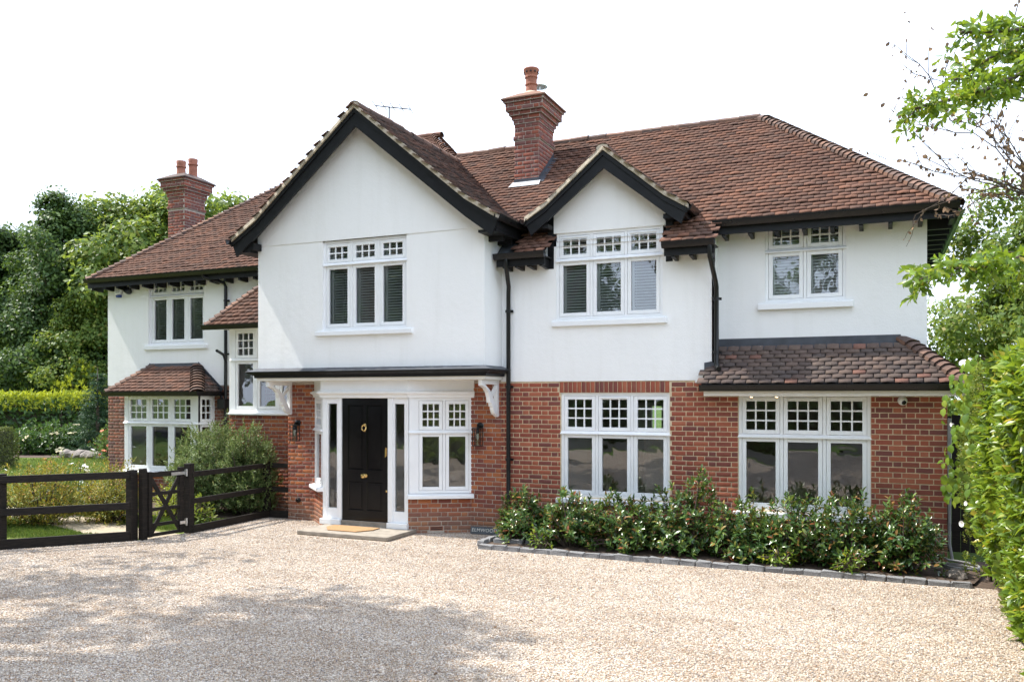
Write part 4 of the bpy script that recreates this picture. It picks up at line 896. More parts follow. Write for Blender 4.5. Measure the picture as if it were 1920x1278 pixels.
# window to the garden behind the middle room
m = MB(); m.box(-5.0, -4.94, 5.0, 5.08, .1, 2.15); m.box(-4.28, -4.22, 5.0, 5.08, .1, 2.15); m.box(-3.56, -3.5, 5.0, 5.08, .1, 2.15); m.box(-4.94, -4.28, 5.0, 5.08, 2.08, 2.15); m.box(-4.22, -3.56, 5.0, 5.08, 2.08, 2.15); m.box(-4.94, -4.28, 5.0, 5.08, .1, .25); m.box(-4.22, -3.56, 5.0, 5.08, .1, .25)
rwn = m.build('garden_door', 'white_paint', house); pane(rwn, I, -4.94, -4.28, .25, 2.08, 5.04); pane(rwn, I, -4.22, -3.56, .25, 2.08, 5.04)
# ================================================================== ground
def sheet(name, poly, z, mat, kind='structure'):
    o = MB().quad(*[(x, y, z) for x, y in poly]).build(name, mat); o['kind'] = kind; return o
g = MB()
for i in range(-6, 7):
    for k in range(-6, 7): pass
sheet('ground', [(-600, -600), (600, -600), (600, 600), (-600, 600)], -.03, 'grass_ground')
FENCE = [(-16.5, -9.5), (-12.07, -4.33), (-10.83, -2.87), (-10.61, -2.05), (-10.70, .02), (-10.18, .05)]
drive = [(-16.5, -9.5), (-12.07, -4.33), (-10.83, -2.87), (-10.61, -2.05), (-10.70, .02), (-10.18, .05), (-10.18, .2), (1.5, .2), (2.0, -.9), (2.0, -21), (-22, -21), (-22, -9.5)]
sheet('gravel_drive', drive, -.004, 'gravel')
sheet('road', [(-200, -29), (200, -29), (200, -22.5), (-200, -22.5)], -.012, 'asphalt')
sheet('lawn', [(-60, -9.4), (-16.6, -9.4), (-12.12, -4.28), (-10.88, -2.8), (-10.66, -2.0), (-10.74, .5), (-12.1, .5), (-13.3, .9), (-17, 1.4), (-17, 30), (-60, 30)], -.010, 'lawn_ground')
sheet('garden_path', [(-10.66, -2.72), (-10.60, -2.15), (-11.6, -2.05), (-13.4, -1.4), (-16.8, -.9), (-16.8, -1.7), (-13.6, -2.3), (-12.2, -2.75)], -.004, 'path_stone')
sheet('shrub_bed', [(-5.62, -1.25), (1.05, -1.25), (1.4, .1), (-5.62, .1)], .035, 'soil')
sheet('flower_bed', [(-16.6, .1), (-12.9, -.6), (-10.78, -1.5), (-10.76, .5), (-12.1, .5), (-12.1, 1.4), (-17.2, 1.4)], -.004, 'soil')
sheet('far_border', [(-38, 9), (-33, 14.5), (-28, 20), (-22, 20), (-23, 12.5), (-26.3, 9.9), (-28, 9.2), (-31, 8.2), (-35, 5)], .0, 'soil')
sheet('hedge_ground', [(1.28, -1.3), (1.3, -6), (1.3, -21), (3.5, -21), (3.5, .5), (1.0, .5), (1.0, -1.3)], .0, 'soil')
sheet('copse_floor', [(-60, -70), (60, -70), (60, -29.5), (-60, -29.5)], -.012, 'copse_ground')

# loose pebbles over the drive (one mass nobody could count)
def pebbles():
    pts = [(-13.2, -8.2), (-12.1, -4.42), (-10.9, -2.98), (-10.68, -2.1), (-10.62, -.12), (-9.0, -.12), (-9.0, -1.5), (-6.98, -1.5), (-6.98, -.62), (-6.4, -.25), (-5.75, -.25), (-5.60, -1.42), (1.15, -1.42), (1.32, -2.5), (1.3, -9), (-4, -9)]
    def tri(me): pass
    bm = bmesh.new(); bm.faces.new([bm.verts.new((x, y, .0)) for x, y in pts]); bmesh.ops.triangulate(bm, faces=bm.faces); me = bpy.data.meshes.new('gravel_stones'); bm.to_mesh(me); bm.free()
    o = bpy.data.objects.new('gravel_stones', me); COL.objects.link(o); me.materials.append(M['pebble']); tag(o, 'pale buff and brown pebbles covering the whole driveway', 'gravel', kind='stuff')
    ng = bpy.data.node_groups.new('pebbles', 'GeometryNodeTree'); ng.interface.new_socket('Geometry', in_out='INPUT', socket_type='NodeSocketGeometry'); ng.interface.new_socket('Geometry', in_out='OUTPUT', socket_type='NodeSocketGeometry')
    N = ng.nodes.new; K = ng.links.new
    gi = N('NodeGroupInput'); go = N('NodeGroupOutput'); d = N('GeometryNodeDistributePointsOnFaces'); d.inputs['Density'].default_value = 3300; d.inputs['Seed'].default_value = 4
    ico = N('GeometryNodeMeshIcoSphere'); ico.inputs['Radius'].default_value = .0088; ico.inputs['Subdivisions'].default_value = 1
    sm = N('GeometryNodeSetMaterial'); sm.inputs['Material'].default_value = M['pebble']
    inst = N('GeometryNodeInstanceOnPoints'); rs = N('FunctionNodeRandomValue'); rs.data_type = 'FLOAT_VECTOR'; rs.inputs[0].default_value = (.40, .35, .25); rs.inputs[1].default_value = (1.45, 1.15, .8)
    rr = N('FunctionNodeRandomValue'); rr.data_type = 'FLOAT_VECTOR'; rr.inputs[0].default_value = (-.5, -.5, 0); rr.inputs[1].default_value = (.5, .5, 6.28)
    K(gi.outputs[0], d.inputs[0]); K(d.outputs['Points'], inst.inputs['Points']); K(ico.outputs[0], sm.inputs[0]); K(sm.outputs[0], inst.inputs['Instance']); K(rs.outputs[0], inst.inputs['Scale']); K(rr.outputs[0], inst.inputs['Rotation']); K(inst.outputs[0], go.inputs[0])
    md = o.modifiers.new('scatter', 'NODES'); md.node_group = ng
pebbles()

# ------------------------------------------------------------------ kerb of granite setts
kerb = empty('sett_kerb', (-2.3, -1.34, 0), 'rough grey granite setts edging the shrub bed', 'kerb')
def sett_mesh(seed):
    r = random.Random(seed); bm = bmesh.new(); bmesh.ops.create_cube(bm, size=1); bmesh.ops.bevel(bm, geom=bm.edges[:], offset=.09, segments=1, affect='EDGES')
    for v in bm.verts: v.co += Vector((r.uniform(-.05, .05), r.uniform(-.09, .09), r.uniform(-.10, .08)))
    me = bpy.data.meshes.new('sett'); bm.to_mesh(me); bm.free(); me.materials.append(M['granite']); return me
SETT = [sett_mesh(i) for i in range(6)]
x = -5.56
while x < 1.0:
    ln = rng.uniform(.19, .27); obj_from('sett', SETT[rng.randrange(6)], kerb, Matrix.Translation((x + ln / 2, -1.33 + rng.uniform(-.008, .008), .000 + rng.uniform(-.006, .006))) @ Matrix.Rotation(rng.uniform(-.02, .02), 4, 'Z') @ Matrix.Diagonal((ln - .006, .12, .13, 1))); x += ln
y = -1.20
while y < -.30:
    ln = rng.uniform(.19, .25); obj_from('sett', SETT[rng.randrange(6)], kerb, Matrix.Translation((-5.60 + .35 * (y + 1.2) * -.0, y + ln / 2, .018)) @ Matrix.Rotation(R(90), 4, 'Z') @ Matrix.Diagonal((ln - .012, .12, .15, 1))); y += ln
for i in range(4): obj_from('sett', SETT[i], kerb, Matrix.Translation((-5.36 + i * .24, -.95 + .05 * i, .03)) @ Matrix.Rotation(.1, 4, 'Z') @ Matrix.Diagonal((.22, .12, .14, 1)))

# ------------------------------------------------------------------ doorstep, mat, name plate
st = MB().box(-8.89, -7.13, -1.40, -.48, .0, .066).build('doorstep', 'stone_slab', bevel=.01); tag(st, 'long flat stone doorstep in front of the black door', 'doorstep')
poly = [(-8.62, -.72), (-8.62, -.95), (-8.42, -1.20), (-7.86, -1.20), (-7.70, -.95), (-7.70, -.72)]
dm = MB().prism([(x, y, .067) for x, y in poly], (0, 0, .018)).build('doormat', 'coir', bevel=.006); tag(dm, 'orange coir doormat with cut corners on the doorstep', 'doormat')
npl = MB(); T_np = Matrix.Translation((-6.03, -.17, .0)) @ Matrix.Rotation(R(4), 4, 'Z') @ Matrix.Rotation(R(-22), 4, 'X'); npl.T = T_np
r_ = .02
pts = []
for cx, cz, a0 in ((.25 - r_, .13 - r_, 0), (-.25 + r_, .13 - r_, 90), (-.25 + r_, .005 + r_, 180), (.25 - r_, .005 + r_, 270)):
    for q in (0, 30, 60, 90): pts.append((cx + r_ * math.cos(R(a0 + q)), 0, cz + r_ * math.sin(R(a0 + q))))
npl.prism(pts, (0, .02, 0)); npo = npl.build('name_plate', 'slate'); tag(npo, 'dark slate house name plate leaning at the foot of the wall', 'name plate')
def text_mesh(txt, size, T, mat, parent, name='lettering', ext=.001):
    cu = bpy.data.curves.new('t', 'FONT'); cu.body = txt; cu.size = size; cu.align_x = 'CENTER'; cu.align_y = 'CENTER'; cu.extrude = ext; cu.space_character = 1.1
    to = bpy.data.objects.new('t', cu); COL.objects.link(to); dg = bpy.context.evaluated_depsgraph_get(); me = bpy.data.meshes.new_from_object(to.evaluated_get(dg)); bpy.data.objects.remove(to)
    me.materials.clear(); me.materials.append(M[mat]); me.transform(T); o = bpy.data.objects.new(name, me); link(o, parent); return o
text_mesh('ELMWOOD', .082, T_np @ Matrix.Translation((0, -.003, .066)) @ Matrix.Rotation(R(90), 4, 'X'), 'lettering', npo)

# ------------------------------------------------------------------ wall lanterns
def lantern(x, label):
    t = empty('wall_lantern', (x, -.06, 1.45), label, 'lantern', 'wall lanterns beside the entrance')
    MB().lathe((x, -.004, 1.80), [(.055, 0), (.055, -.025), (.045, -.032), (.01, -.034)], 18, 'y').build('backplate', 'black_plastic', t, smooth=True)
    MB().tube([(x, -.03, 1.80), (x, -.10, 1.80), (x, -.115, 1.79), (x, -.115, 1.755)], .016, 8).build('arm', 'black_plastic', t, smooth=True)
    f = MB(); a = .075; y = -.115
    for sx in (-1, 1):
        for sy in (-1, 1): f.box(x + sx * a - .006, x + sx * a + .006, y + sy * a * .55 - .006, y + sy * a * .55 + .006, 1.47, 1.755)
    f.box(x - a - .008, x + a + .008, y - .05, y + .05, 1.752, 1.765); f.box(x - a - .008, x + a + .008, y - .05, y + .05, 1.462, 1.474); f.build('cage', 'black_plastic', t, bevel=.002)
    MB().lathe((x, y, 1.475), [(.034, 0), (.034, .20)], 16).build('glass_tube', 'glass', t, smooth=True); MB().lathe((x, y, 1.675), [(.03, 0), (.03, .05), (.02, .08)], 14).build('lamp_holder', 'black_plastic', t, smooth=True)
    MB().lathe((x, y, 1.56), [(.006, 0), (.02, .03), (.024, .06), (.014, .11)], 12).build('bulb', 'lettering', t, smooth=True)
lantern(-9.94, 'black cage lantern on the brick pier left of the door'); lantern(-6.17, 'black cage lantern on the brick wall right of the door')

# ------------------------------------------------------------------ security camera, alarm box, floodlight, aerial
t = empty('security_camera', (.29, 0, 2.2), 'white round dome camera under the lean-to eaves', 'camera')
MB().lathe((.29, -.008, 2.235), [(.062, 0), (.062, -.03), (.05, -.04)], 20, 'y').build('mount', 'white_plastic', t, smooth=True)
b = MB(Matrix.Translation((.285, -.05, 2.23)) @ Matrix.Rotation(R(25), 4, 'Z') @ Matrix.Rotation(R(20), 4, 'X')); b.lathe((0, 0, 0), [(.05, .02), (.056, 0), (.055, -.03), (.046, -.052), (.034, -.06)], 20, 'y'); b.build('housing', 'white_plastic', t, smooth=True)
b = MB(b.T); b.lathe((0, 0, 0), [(.033, -.058), (.03, -.066), (.018, -.074), (.004, -.077)], 18, 'y'); b.build('lens', 'door_black', t, smooth=True)
t = empty('alarm_box', (-16.08, 1.38, 4.6), 'white and blue alarm box high on the left wall', 'alarm box')
hx = [(-.09, .02), (-.06, .13), (.06, .15), (.115, .06), (.06, -.07), (-.06, -.07)]
MB().prism([(-16.08 + a, 1.383, 4.70 + c) for a, c in hx], (0, -.075, 0)).build('cover', 'white_plastic', t, bevel=.02); MB().prism([(-16.08 + a * 1.12, 1.384, 4.70 + c * 1.12) for a, c in hx], (0, -.03, 0)).build('backing', 'grey_plastic', t, bevel=.008); MB().prism([(-16.08 - .075, 1.383, 4.625), (-16.08 + .075, 1.383, 4.625), (-16.08 + .05, 1.383, 4.565), (-16.08 - .05, 1.383, 4.565)], (0, -.07, 0)).build('strobe', 'blue_plastic', t, bevel=.01)
for q in range(3): MB().box(-16.14, -16.02 + .02 * (q % 2), 1.3055, 1.307, 4.735 - q * .03, 4.748 - q * .03).build('printed_line', 'cable', t)
t = empty('floodlight', (-15.75, 1.35, 4.75), 'small black floodlight tucked under the left eaves', 'floodlight')
b = MB(Matrix.Translation((-15.72, 1.28, 4.70)) @ Matrix.Rotation(R(-30), 4, 'X')); b.lathe((0, 0, 0), [(.05, .08), (.075, .03), (.08, -.05), (.07, -.06)], 16, 'y'); b.build('lamp_head', 'black_plastic', t, smooth=True); MB().tube([(-15.72, 1.38, 4.78), (-15.72, 1.3, 4.72)], .02, 8).build('arm', 'black_plastic', t)
t = empty('television_aerial', (-11.3, 5.7, 8.9), 'thin metal television aerial behind the gable ridge', 'aerial')
ax, ay, az = -11.55, 5.75, 9.63
MB().tube([(ax, ay, 8.75), (ax, ay, az + .1)], .02, 6).build('mast', 'black_plastic', t); MB().tube([(ax - .35, ay - .1, az + .14), (ax + .55, ay + .15, az - .0)], .015, 6).build('boom', 'black_plastic', t)
for q in range(5): f_ = q / 4; c = Vector((ax - .35 + .9 * f_, ay - .1 + .25 * f_, az + .14 - .14 * f_)); MB().tube([tuple(c + Vector((-.10, .30, .0))), tuple(c + Vector((.10, -.30, .0)))], .011, 5).build('rod', 'black_plastic', t)

# ------------------------------------------------------------------ fence and gate
def rail(parent, a, b, z0, z1, th=.04, name='rail', off=0):
    a = Vector((*a, (z0 + z1) / 2)); b = Vector((*b, (z0 + z1) / 2)); d = (b - a).normalized(); n = Vector((d.y, -d.x, 0)) * off
    MB().bar(tuple(a + n), tuple(b + n), th, z1 - z0).build(name, 'fence', parent, bevel=.004)
def fpost(parent, p, h, w=.11, rounded=False):
    o = MB().box(p[0] - w / 2, p[0] + w / 2, p[1] - w / 2, p[1] + w / 2, -.1, h - (.06 if rounded else 0))
    if rounded: o.prism([(p[0] - w / 2, p[1] - w / 2, h - .06), (p[0] + w / 2, p[1] - w / 2, h - .06), (p[0] + w * .35, p[1] - w / 2, h), (p[0] - w * .35, p[1] - w / 2, h)], (0, w, 0))
    o.build('post', 'fence', parent, bevel=.008)
RZ = [(-.02, .15), (.50, .61), (.99, 1.10)]
f1 = empty('post_and_rail_fence', (-13.5, -6, 0), 'black timber rail fence left of the gate, in front of the flowers', 'fence', 'black timber fences')
pl = [(-16.4, -9.38), (-14.2, -6.82), (-12.07, -4.33), (-10.90, -2.95)]
for a, b in zip(pl, pl[1:]):
    for z0, z1 in RZ: rail(f1, a, b, z0, z1, .045)
for p in pl[:3]: fpost(f1, (p[0] - .04, p[1] + .05), 1.13)
fpost(f1, (-10.93, -2.93), 1.12, .13, True); fpost(f1, (-10.80, -2.83), 1.14, .10, True)
f2 = empty('post_and_rail_fence', (-10.7, -1, 0), 'short black timber rail fence between the gate and the brick pier', 'fence', 'black timber fences')
A_, B_, C_ = (-10.63, -2.02), (-10.70, .02), (-10.185, .06)
for z0, z1 in ((-.02, .13), (.49, .58), (.94, 1.03)): rail(f2, A_, B_, z0, z1, .045, off=.05); rail(f2, B_, C_, z0, z1, .045)
fpost(f2, A_, 1.17, .12); fpost(f2, B_, 1.05, .11)
gt = empty('garden_gate', (-10.7, -2.4, 0), 'low black timber gate with crossed braces and steel hinges', 'gate')
ga, gb_ = Vector((-10.76, -2.76, 0)), Vector((-10.665, -2.13, 0))
def gp(t, z): p = ga.lerp(gb_, t); return (p.x, p.y, z)
for z in (1.03, .72, .47, .22, .06): MB().bar(gp(.0, z), gp(1, z), .035, .085 if z > 1 else .055).build('gate_rail', 'fence', gt, bevel=.004)
for tt, nm, w in ((.03, 'hanging_stile', .07), (.94, 'closing_stile', .09)): MB().bar(gp(tt, .03), gp(tt, 1.12 if tt > .5 else 1.08), w, .07).build(nm, 'fence', gt, bevel=.006)
MB().bar(gp(.06, .06), gp(.92, 1.0), .03, .065).build('brace', 'fence', gt, bevel=.004); MB().bar(gp(.06, .98), gp(.92, .08), .032, .065).build('brace', 'fence', gt, bevel=.004)
for z in (1.02, .20):
    h_ = MB(); a, b = Vector(gp(.60 if z > .5 else .86, z)), Vector(gp(1.02, z)); h_.bar(tuple(a + Vector((.045, 0, 0))), tuple(b + Vector((.045, 0, 0))), .012, .05); c = Vector(gp(1.03, z)); h_.tube([tuple(c + Vector((.05, .02, -.06))), tuple(c + Vector((.05, .02, .06)))], .014, 8); h_.box(c.x + .0, c.x + .045, c.y + .02, c.y + .10, z - .05, z + .05); h_.build('hinge', 'steel', gt)

# ------------------------------------------------------------------ small things beside the right corner
cb = MB(); cc = Vector((.95, -.55, .08))
hose = [(cc.x + (.22 + .02 * math.sin(3 * t)) * math.cos(t), cc.y + .16 * math.sin(t), .06 + .02 * t / 6 + .05 * max(0, math.sin(t * .5))) for t in [q * .3 for q in range(50)]] + [(.65, -.5, .25), (.60, -.45, .36), (.52, -.42, .34), (.45, -.45, .10)]
cb.tube(hose, .014, 8); tag(cb.build('garden_hose', 'cable', smooth=True), 'grey coiled hose on the soil by the right house corner', 'hose')
MB().box(.845, .89, -.04, .02, .95, 2.0).build('conduit', 'cable', house, bevel=.01); MB().tube([(.868, -.02, .96), (.868, -.02, .30), (.90, -.05, .1)], .018, 8).build('conduit', 'cable', house, smooth=True)
rk_ = bmesh.new(); bmesh.ops.create_icosphere(rk_, subdivisions=2, radius=1)
for v in rk_.verts: v.co *= 1 + rng.uniform(-.16, .16)
ROCK = bpy.data.meshes.new('rock'); rk_.to_mesh(ROCK); rk_.free(); ROCK.materials.append(M['rock'])
def rock(p, s, label):
    o = bpy.data.objects.new('rock', ROCK); COL.objects.link(o); o.location = p; o.scale = s; o.rotation_euler = (rng.uniform(-.3, .3), rng.uniform(-.3, .3), rng.uniform(0, 6)); tag(o, label, 'rock')
rock((.88, -.98, .06), (.14, .11, .09), 'buff stone lying beside the coiled hose')
# rear timber panel in the shade between house and hedge
bg_ = empty('side_gate', (1.5, 1.2, 0), 'dark close-boarded side gate in the gap right of the house', 'gate')
for i in range(12): MB().box(.86 + i * .12, .975 + i * .12, 1.20, 1.225, .0, 2.0 + .02 * (i % 2)).build('board', 'fence', bg_)
for z in (.3, 1.7): MB().box(.86, 2.3, 1.226, 1.27, z, z + .1).build('ledge_rail', 'fence', bg_)

# ------------------------------------------------------------------ armchair and pendant lamps seen through the windows
ac = empty('armchair', (-3.5, 1.5, .1), 'cream armchair inside, seen through the middle ground-floor window', 'armchair')
def cushion(name, x0, x1, y0, y1, z0, z1): MB().box(x0, x1, y0, y1, z0, z1).build(name, 'fabric', ac, bevel=.06)
cushion('seat', -3.80, -3.20, 1.2, 1.85, .25, .52); cushion('backrest', -3.85, -3.15, 1.80, 2.02, .3, 1.62); cushion('arm', -3.92, -3.80, 1.2, 1.95, .25, .72); cushion('arm', -3.20, -3.08, 1.2, 1.95, .25, .72)
for px_, py_ in ((-3.8, 1.3), (-3.2, 1.3), (-3.8, 1.9), (-3.2, 1.9)): MB().lathe((px_, py_, .09), [(.018, 0), (.025, .17)], 8).build('leg', 'interior_floor', ac)
tq = NT('warm_bulb'); tq.b.inputs['Emission Color'].default_value = (1, .62, .22, 1); tq.b.inputs['Emission Strength'].default_value = 14; M['warm_bulb'] = tq.m
for i, xx in enumerate((-1.95, -1.55)):
    pl_ = empty('pendant_lamp', (xx, 1.6, 2.2), ('left' if i == 0 else 'right') + ' of two small lit pendant bulbs behind the right-hand window', 'lamp', 'lit pendant bulbs')
    MB().tube([(xx, 1.6, 2.6), (xx, 1.6, 2.30)], .006, 6).build('flex', 'black_plastic', pl_); MB().lathe((xx, 1.6, 2.24), [(.004, 0), (.018, .015), (.018, .04), (.008, .06)], 12).build('bulb', 'warm_bulb', pl_, smooth=True)
# ================================================================== plants
def norm(v): return v / np.maximum(np.linalg.norm(v, axis=-1, keepdims=True), 1e-6)
def leaf_mesh(name, P, D, N, Ln, wr, mat, detail=0, curl=.12):
    """P bases, D directions, N normals, Ln lengths; detail 0 = folded diamond (2 tris), 1 = oval leaf with midrib fold and droop (8 tris)"""
    n = len(P); D = norm(D); S = norm(np.cross(D, N)); N = np.cross(S, D); Ln = np.asarray(Ln)[:, None]; W = Ln * wr
    if detail == 0:
        V = np.stack([P, P + D * Ln * .45 + S * W * .5 + N * Ln * .06, P + D * Ln - N * Ln * curl * .5, P + D * Ln * .45 - S * W * .5 + N * Ln * .06], 1).reshape(-1, 3)
        b = np.arange(n)[:, None] * 4; F3 = np.concatenate([b + [0, 2, 1], b + [0, 3, 2]]); me = fast_mesh(name, V, None, F3)
    else:
        up = .10
        c = lambda a, s, h: P + D * Ln * a + S * W * s + N * Ln * h
        V = np.stack([c(0, 0, 0), c(.3, .42, up * .8), c(.3, 0, 0.015), c(.3, -.42, up * .8), c(.65, .46, up * .6 - curl * .4), c(.65, 0, -.02 - curl * .3), c(.65, -.46, up * .6 - curl * .4), c(1, 0, -.04 - curl)], 1).reshape(-1, 3)
        b = np.arange(n)[:, None] * 8
        F4 = np.concatenate([b + [1, 2, 5, 4], b + [2, 3, 6, 5]]); F3 = np.concatenate([b + [0, 2, 1], b + [0, 3, 2], b + [4, 5, 7], b + [5, 6, 7]])
        me = fast_mesh(name, V, F4, F3, smooth=True)
    me.materials.append(M[mat]); return me
def mesh_obj(name, me, parent=None): o = bpy.data.objects.new(name, me); link(o, parent); return o
def rand_dir(r, n): return norm(r.normal(size=(n, 3)))
def shoots(r, tips, dirs, k, ln, spread=(.5, 1.3), back=.12, jitter=.25):
    """k leaves in a loose spiral round the end of each shoot"""
    n = len(tips); dirs = norm(dirs); a = norm(np.cross(dirs, rand_dir(r, n))); b = np.cross(dirs, a)
    q = np.arange(k); ph = q[None] * 2.4 + r.uniform(0, 6.28, (n, 1)); s = q[None] / max(1, k - 1)
    radial = a[:, None] * np.cos(ph)[..., None] + b[:, None] * np.sin(ph)[..., None]
    el = spread[1] + (spread[0] - spread[1]) * s; el = el + r.normal(0, jitter, el.shape)
    D = dirs[:, None] * np.cos(el)[..., None] + radial * np.sin(el)[..., None]; D[..., 2] += r.normal(0, .12, D.shape[:2])
    P = tips[:, None] - dirs[:, None] * ((1 - s) * back)[..., None]
    N = dirs[:, None] * np.sin(el)[..., None] - radial * np.cos(el)[..., None] + np.array([0, 0, .5])
    L_ = ln * r.uniform(.65, 1.15, (n, k)) * (1 - .25 * s)
    return P.reshape(-1, 3), D.reshape(-1, 3), norm(N.reshape(-1, 3)), L_.ravel()
def cat(parts): return [np.concatenate([p[i] for p in parts]) for i in range(4)]
def lump(dirv, seed, amp=.3):                       # uneven outline
    s = seed * 1.7; x, y, z = dirv[:, 0], dirv[:, 1], dirv[:, 2]
    return 1 + amp * (np.sin(3.1 * x + s) * np.cos(2.7 * y - s * .6) + .6 * np.sin(5.3 * z + 4.1 * y + s * 1.3) + .5 * np.cos(6.7 * x - 5.1 * z + s))
# ---- trees: tapered trunk, limbs to the clumps, leaves in clumps
def make_tree(seed, height, crown_lo, rad, clumps, per, clump_r, leaf, mat, trunk_r=.22, flat=.8, top=1.0, shape=1.0, wr=.62, detail=0, lean=(0, 0), amp=.3):
    r = np.random.default_rng(seed); cz = (height + crown_lo) / 2; rz = (height - crown_lo) / 2
    d = rand_dir(r, clumps); d[:, 2] = np.where(d[:, 2] < -.55, -d[:, 2], d[:, 2]); d = norm(d)
    f = r.uniform(.25, 1, clumps) ** .45 * np.clip(lump(d, seed, amp), .45, 1.5)
    taper = np.where(d[:, 2] > 0, 1 - (1 - shape) * d[:, 2], 1)
    C = np.stack([d[:, 0] * rad * f * taper + lean[0], d[:, 1] * rad * f * taper + lean[1], cz + d[:, 2] * rz * np.minimum(f, 1.08)], 1)
    sz = clump_r * r.uniform(.6, 1.35, clumps)
    P, D, N, Ln = [], [], [], []
    m = clumps * per; ci = np.repeat(np.arange(clumps), per); off = r.normal(size=(m, 3)); off = norm(off) * (r.uniform(.2, 1, (m, 1)) ** .5); off[:, 2] *= flat
    P = C[ci] + off * sz[ci][:, None]; out = norm(off + .5 * norm(C[ci] - np.array([lean[0], lean[1], cz])))
    N = norm(out + np.array([0, 0, .55]) + r.normal(0, .55, (m, 3))); D = norm(np.cross(N, rand_dir(r, m)) + np.array([0, 0, -.25])); Ln = leaf * r.uniform(.6, 1.3, m)
    crown = leaf_mesh('crown', P, D, N, Ln, wr, mat, detail)
    tb = MB(); zt = crown_lo + rz * 1.2
    tp = [(lean[0] * k / 5 * .6 + .06 * math.sin(k * 1.7 + seed), lean[1] * k / 5 * .6 + .06 * math.cos(k * 1.3 + seed), zt * k / 5 - (.2 if k == 0 else 0)) for k in range(6)]; tb.tube(tp, [trunk_r * (1.35 if k == 0 else 1 - .16 * k) for k in range(6)], 9)
    for i in list(range(0, clumps, max(1, clumps // 26))):
        c = C[i]; k = min(4, max(2, int((c[2] / zt) * 4))) if c[2] < zt else 5; s0 = Vector(tp[k - 1 if k < 5 else 4]); e = Vector(c); mid = s0.lerp(e, .5) + Vector((0, 0, .12 * (e - s0).length))
        tb.tube([tuple(s0), tuple(mid), tuple(e)], [trunk_r * .38, trunk_r * .22, trunk_r * .06], 6, False)
    me = tb.mesh('trunk'); me.materials.append(M['bark']); me.polygons.foreach_set('use_smooth', [True] * len(me.polygons)); return crown, me
def plant_tree(kind, loc, label, cat_='tree', group=None, rot=0., sc=1., name='tree', shift=(0, 0, 0)):
    t = empty(name, loc, label, cat_, group)
    for nm, me in zip(('crown', 'trunk'), kind):
        o = bpy.data.objects.new(nm, me); COL.objects.link(o); o.parent = t; o.rotation_euler = (0, 0, rot); o.scale = (sc, sc, sc)
    return t
K_dark = make_tree(1, 11.5, .2, 4.2, 150, 400, 1.05, .22, 'leaf_dark', .3, .7, shape=.7, amp=.42)
K_tall = make_tree(12, 12.0, .3, 3.5, 120, 400, .95, .21, 'leaf_dark', .26, .75, shape=.5, amp=.5)
K_mid = make_tree(3, 9.0, .2, 3.6, 200, 260, .9, .20, 'leaf_mid', .24, .8, shape=.75)
K_light = make_tree(4, 10.0, .3, 3.8, 170, 230, .95, .24, 'leaf_light', .24, .8, shape=.7)
K_near = make_tree(5, 7.6, .6, 3.0, 150, 260, .62, .13, 'leaf_light', .16, .8, shape=.7)
G = 'trees beyond the garden'
plant_tree(K_tall, (-38.95, 17.65, 0), 'tallest dark tree with a high uneven crown, far left', group=G, sc=1.0)
plant_tree(K_dark, (-44.71, 18.96, 0), 'dark broad tree at the left edge of the picture', group=G, rot=1.1, sc=.95)
plant_tree(K_mid, (-39.48, 20.15, 0), 'dark green tree between the tallest tree and the house', group=G, rot=2.0, sc=1.0)
plant_tree(K_dark, (-49.73, 24.4, 0), 'broad dark tree standing behind the tallest tree', group=G, rot=2.6, sc=.95)
plant_tree(K_light, (-37.71, 20.92, 0), 'light green tree left of the left chimney', group=G, rot=.4, sc=1.22)
plant_tree(K_light, (-36.57, 22.51, 0), 'light green tree directly behind the left chimney', group=G, rot=3.1, sc=1.30)
plant_tree(K_light, (-35.56, 26.23, 0), 'light green tree showing above the hip right of the left chimney', group=G, rot=4.6, sc=1.32)
plant_tree(K_light, (-35.75, 17.41, 0), 'sunlit tree whose branches touch the left edge of the house', group=G, rot=1.6, sc=.72)
plant_tree(K_dark, (-47.67, 18.76, 0), 'dark tree at the far left behind the neighbouring roof', group=G, rot=4.0, sc=.95)
K_low = make_tree(9, 4.6, .0, 2.6, 90, 260, .8, .2, 'leaf_dark', .12, .8, shape=.9)
for i, (x, y, lab) in enumerate([(-41.7, 17.0, 'leftmost low dark evergreen bush behind the hedge'), (-41.04, 17.83, 'second low dark evergreen bush behind the hedge'), (-38.15, 16.91, 'third low dark evergreen bush behind the hedge, under the tallest tree'), (-37.7, 17.65, 'low dark evergreen bush behind the hedge nearest the house')]): plant_tree(K_low, (x, y, 0), lab, 'bush', 'low bushes behind the hedge', i * 1.4, 1.0 + .1 * (i % 2), 'evergreen_bush')
plant_tree(K_near, (3.4, 9.6, 0), 'yellow-green tree behind the right end of the house', group='trees right of the house', rot=.6, sc=.92)
plant_tree(K_near, (5.4, 8.2, 0), 'light green tree at the right edge behind the hedge', group='trees right of the house', rot=2.4, sc=1.0)
plant_tree(K_mid, (5.2, 14.5, 0), 'darker tree filling the gap low behind the hedge', group='trees right of the house', rot=3.3, sc=.62)
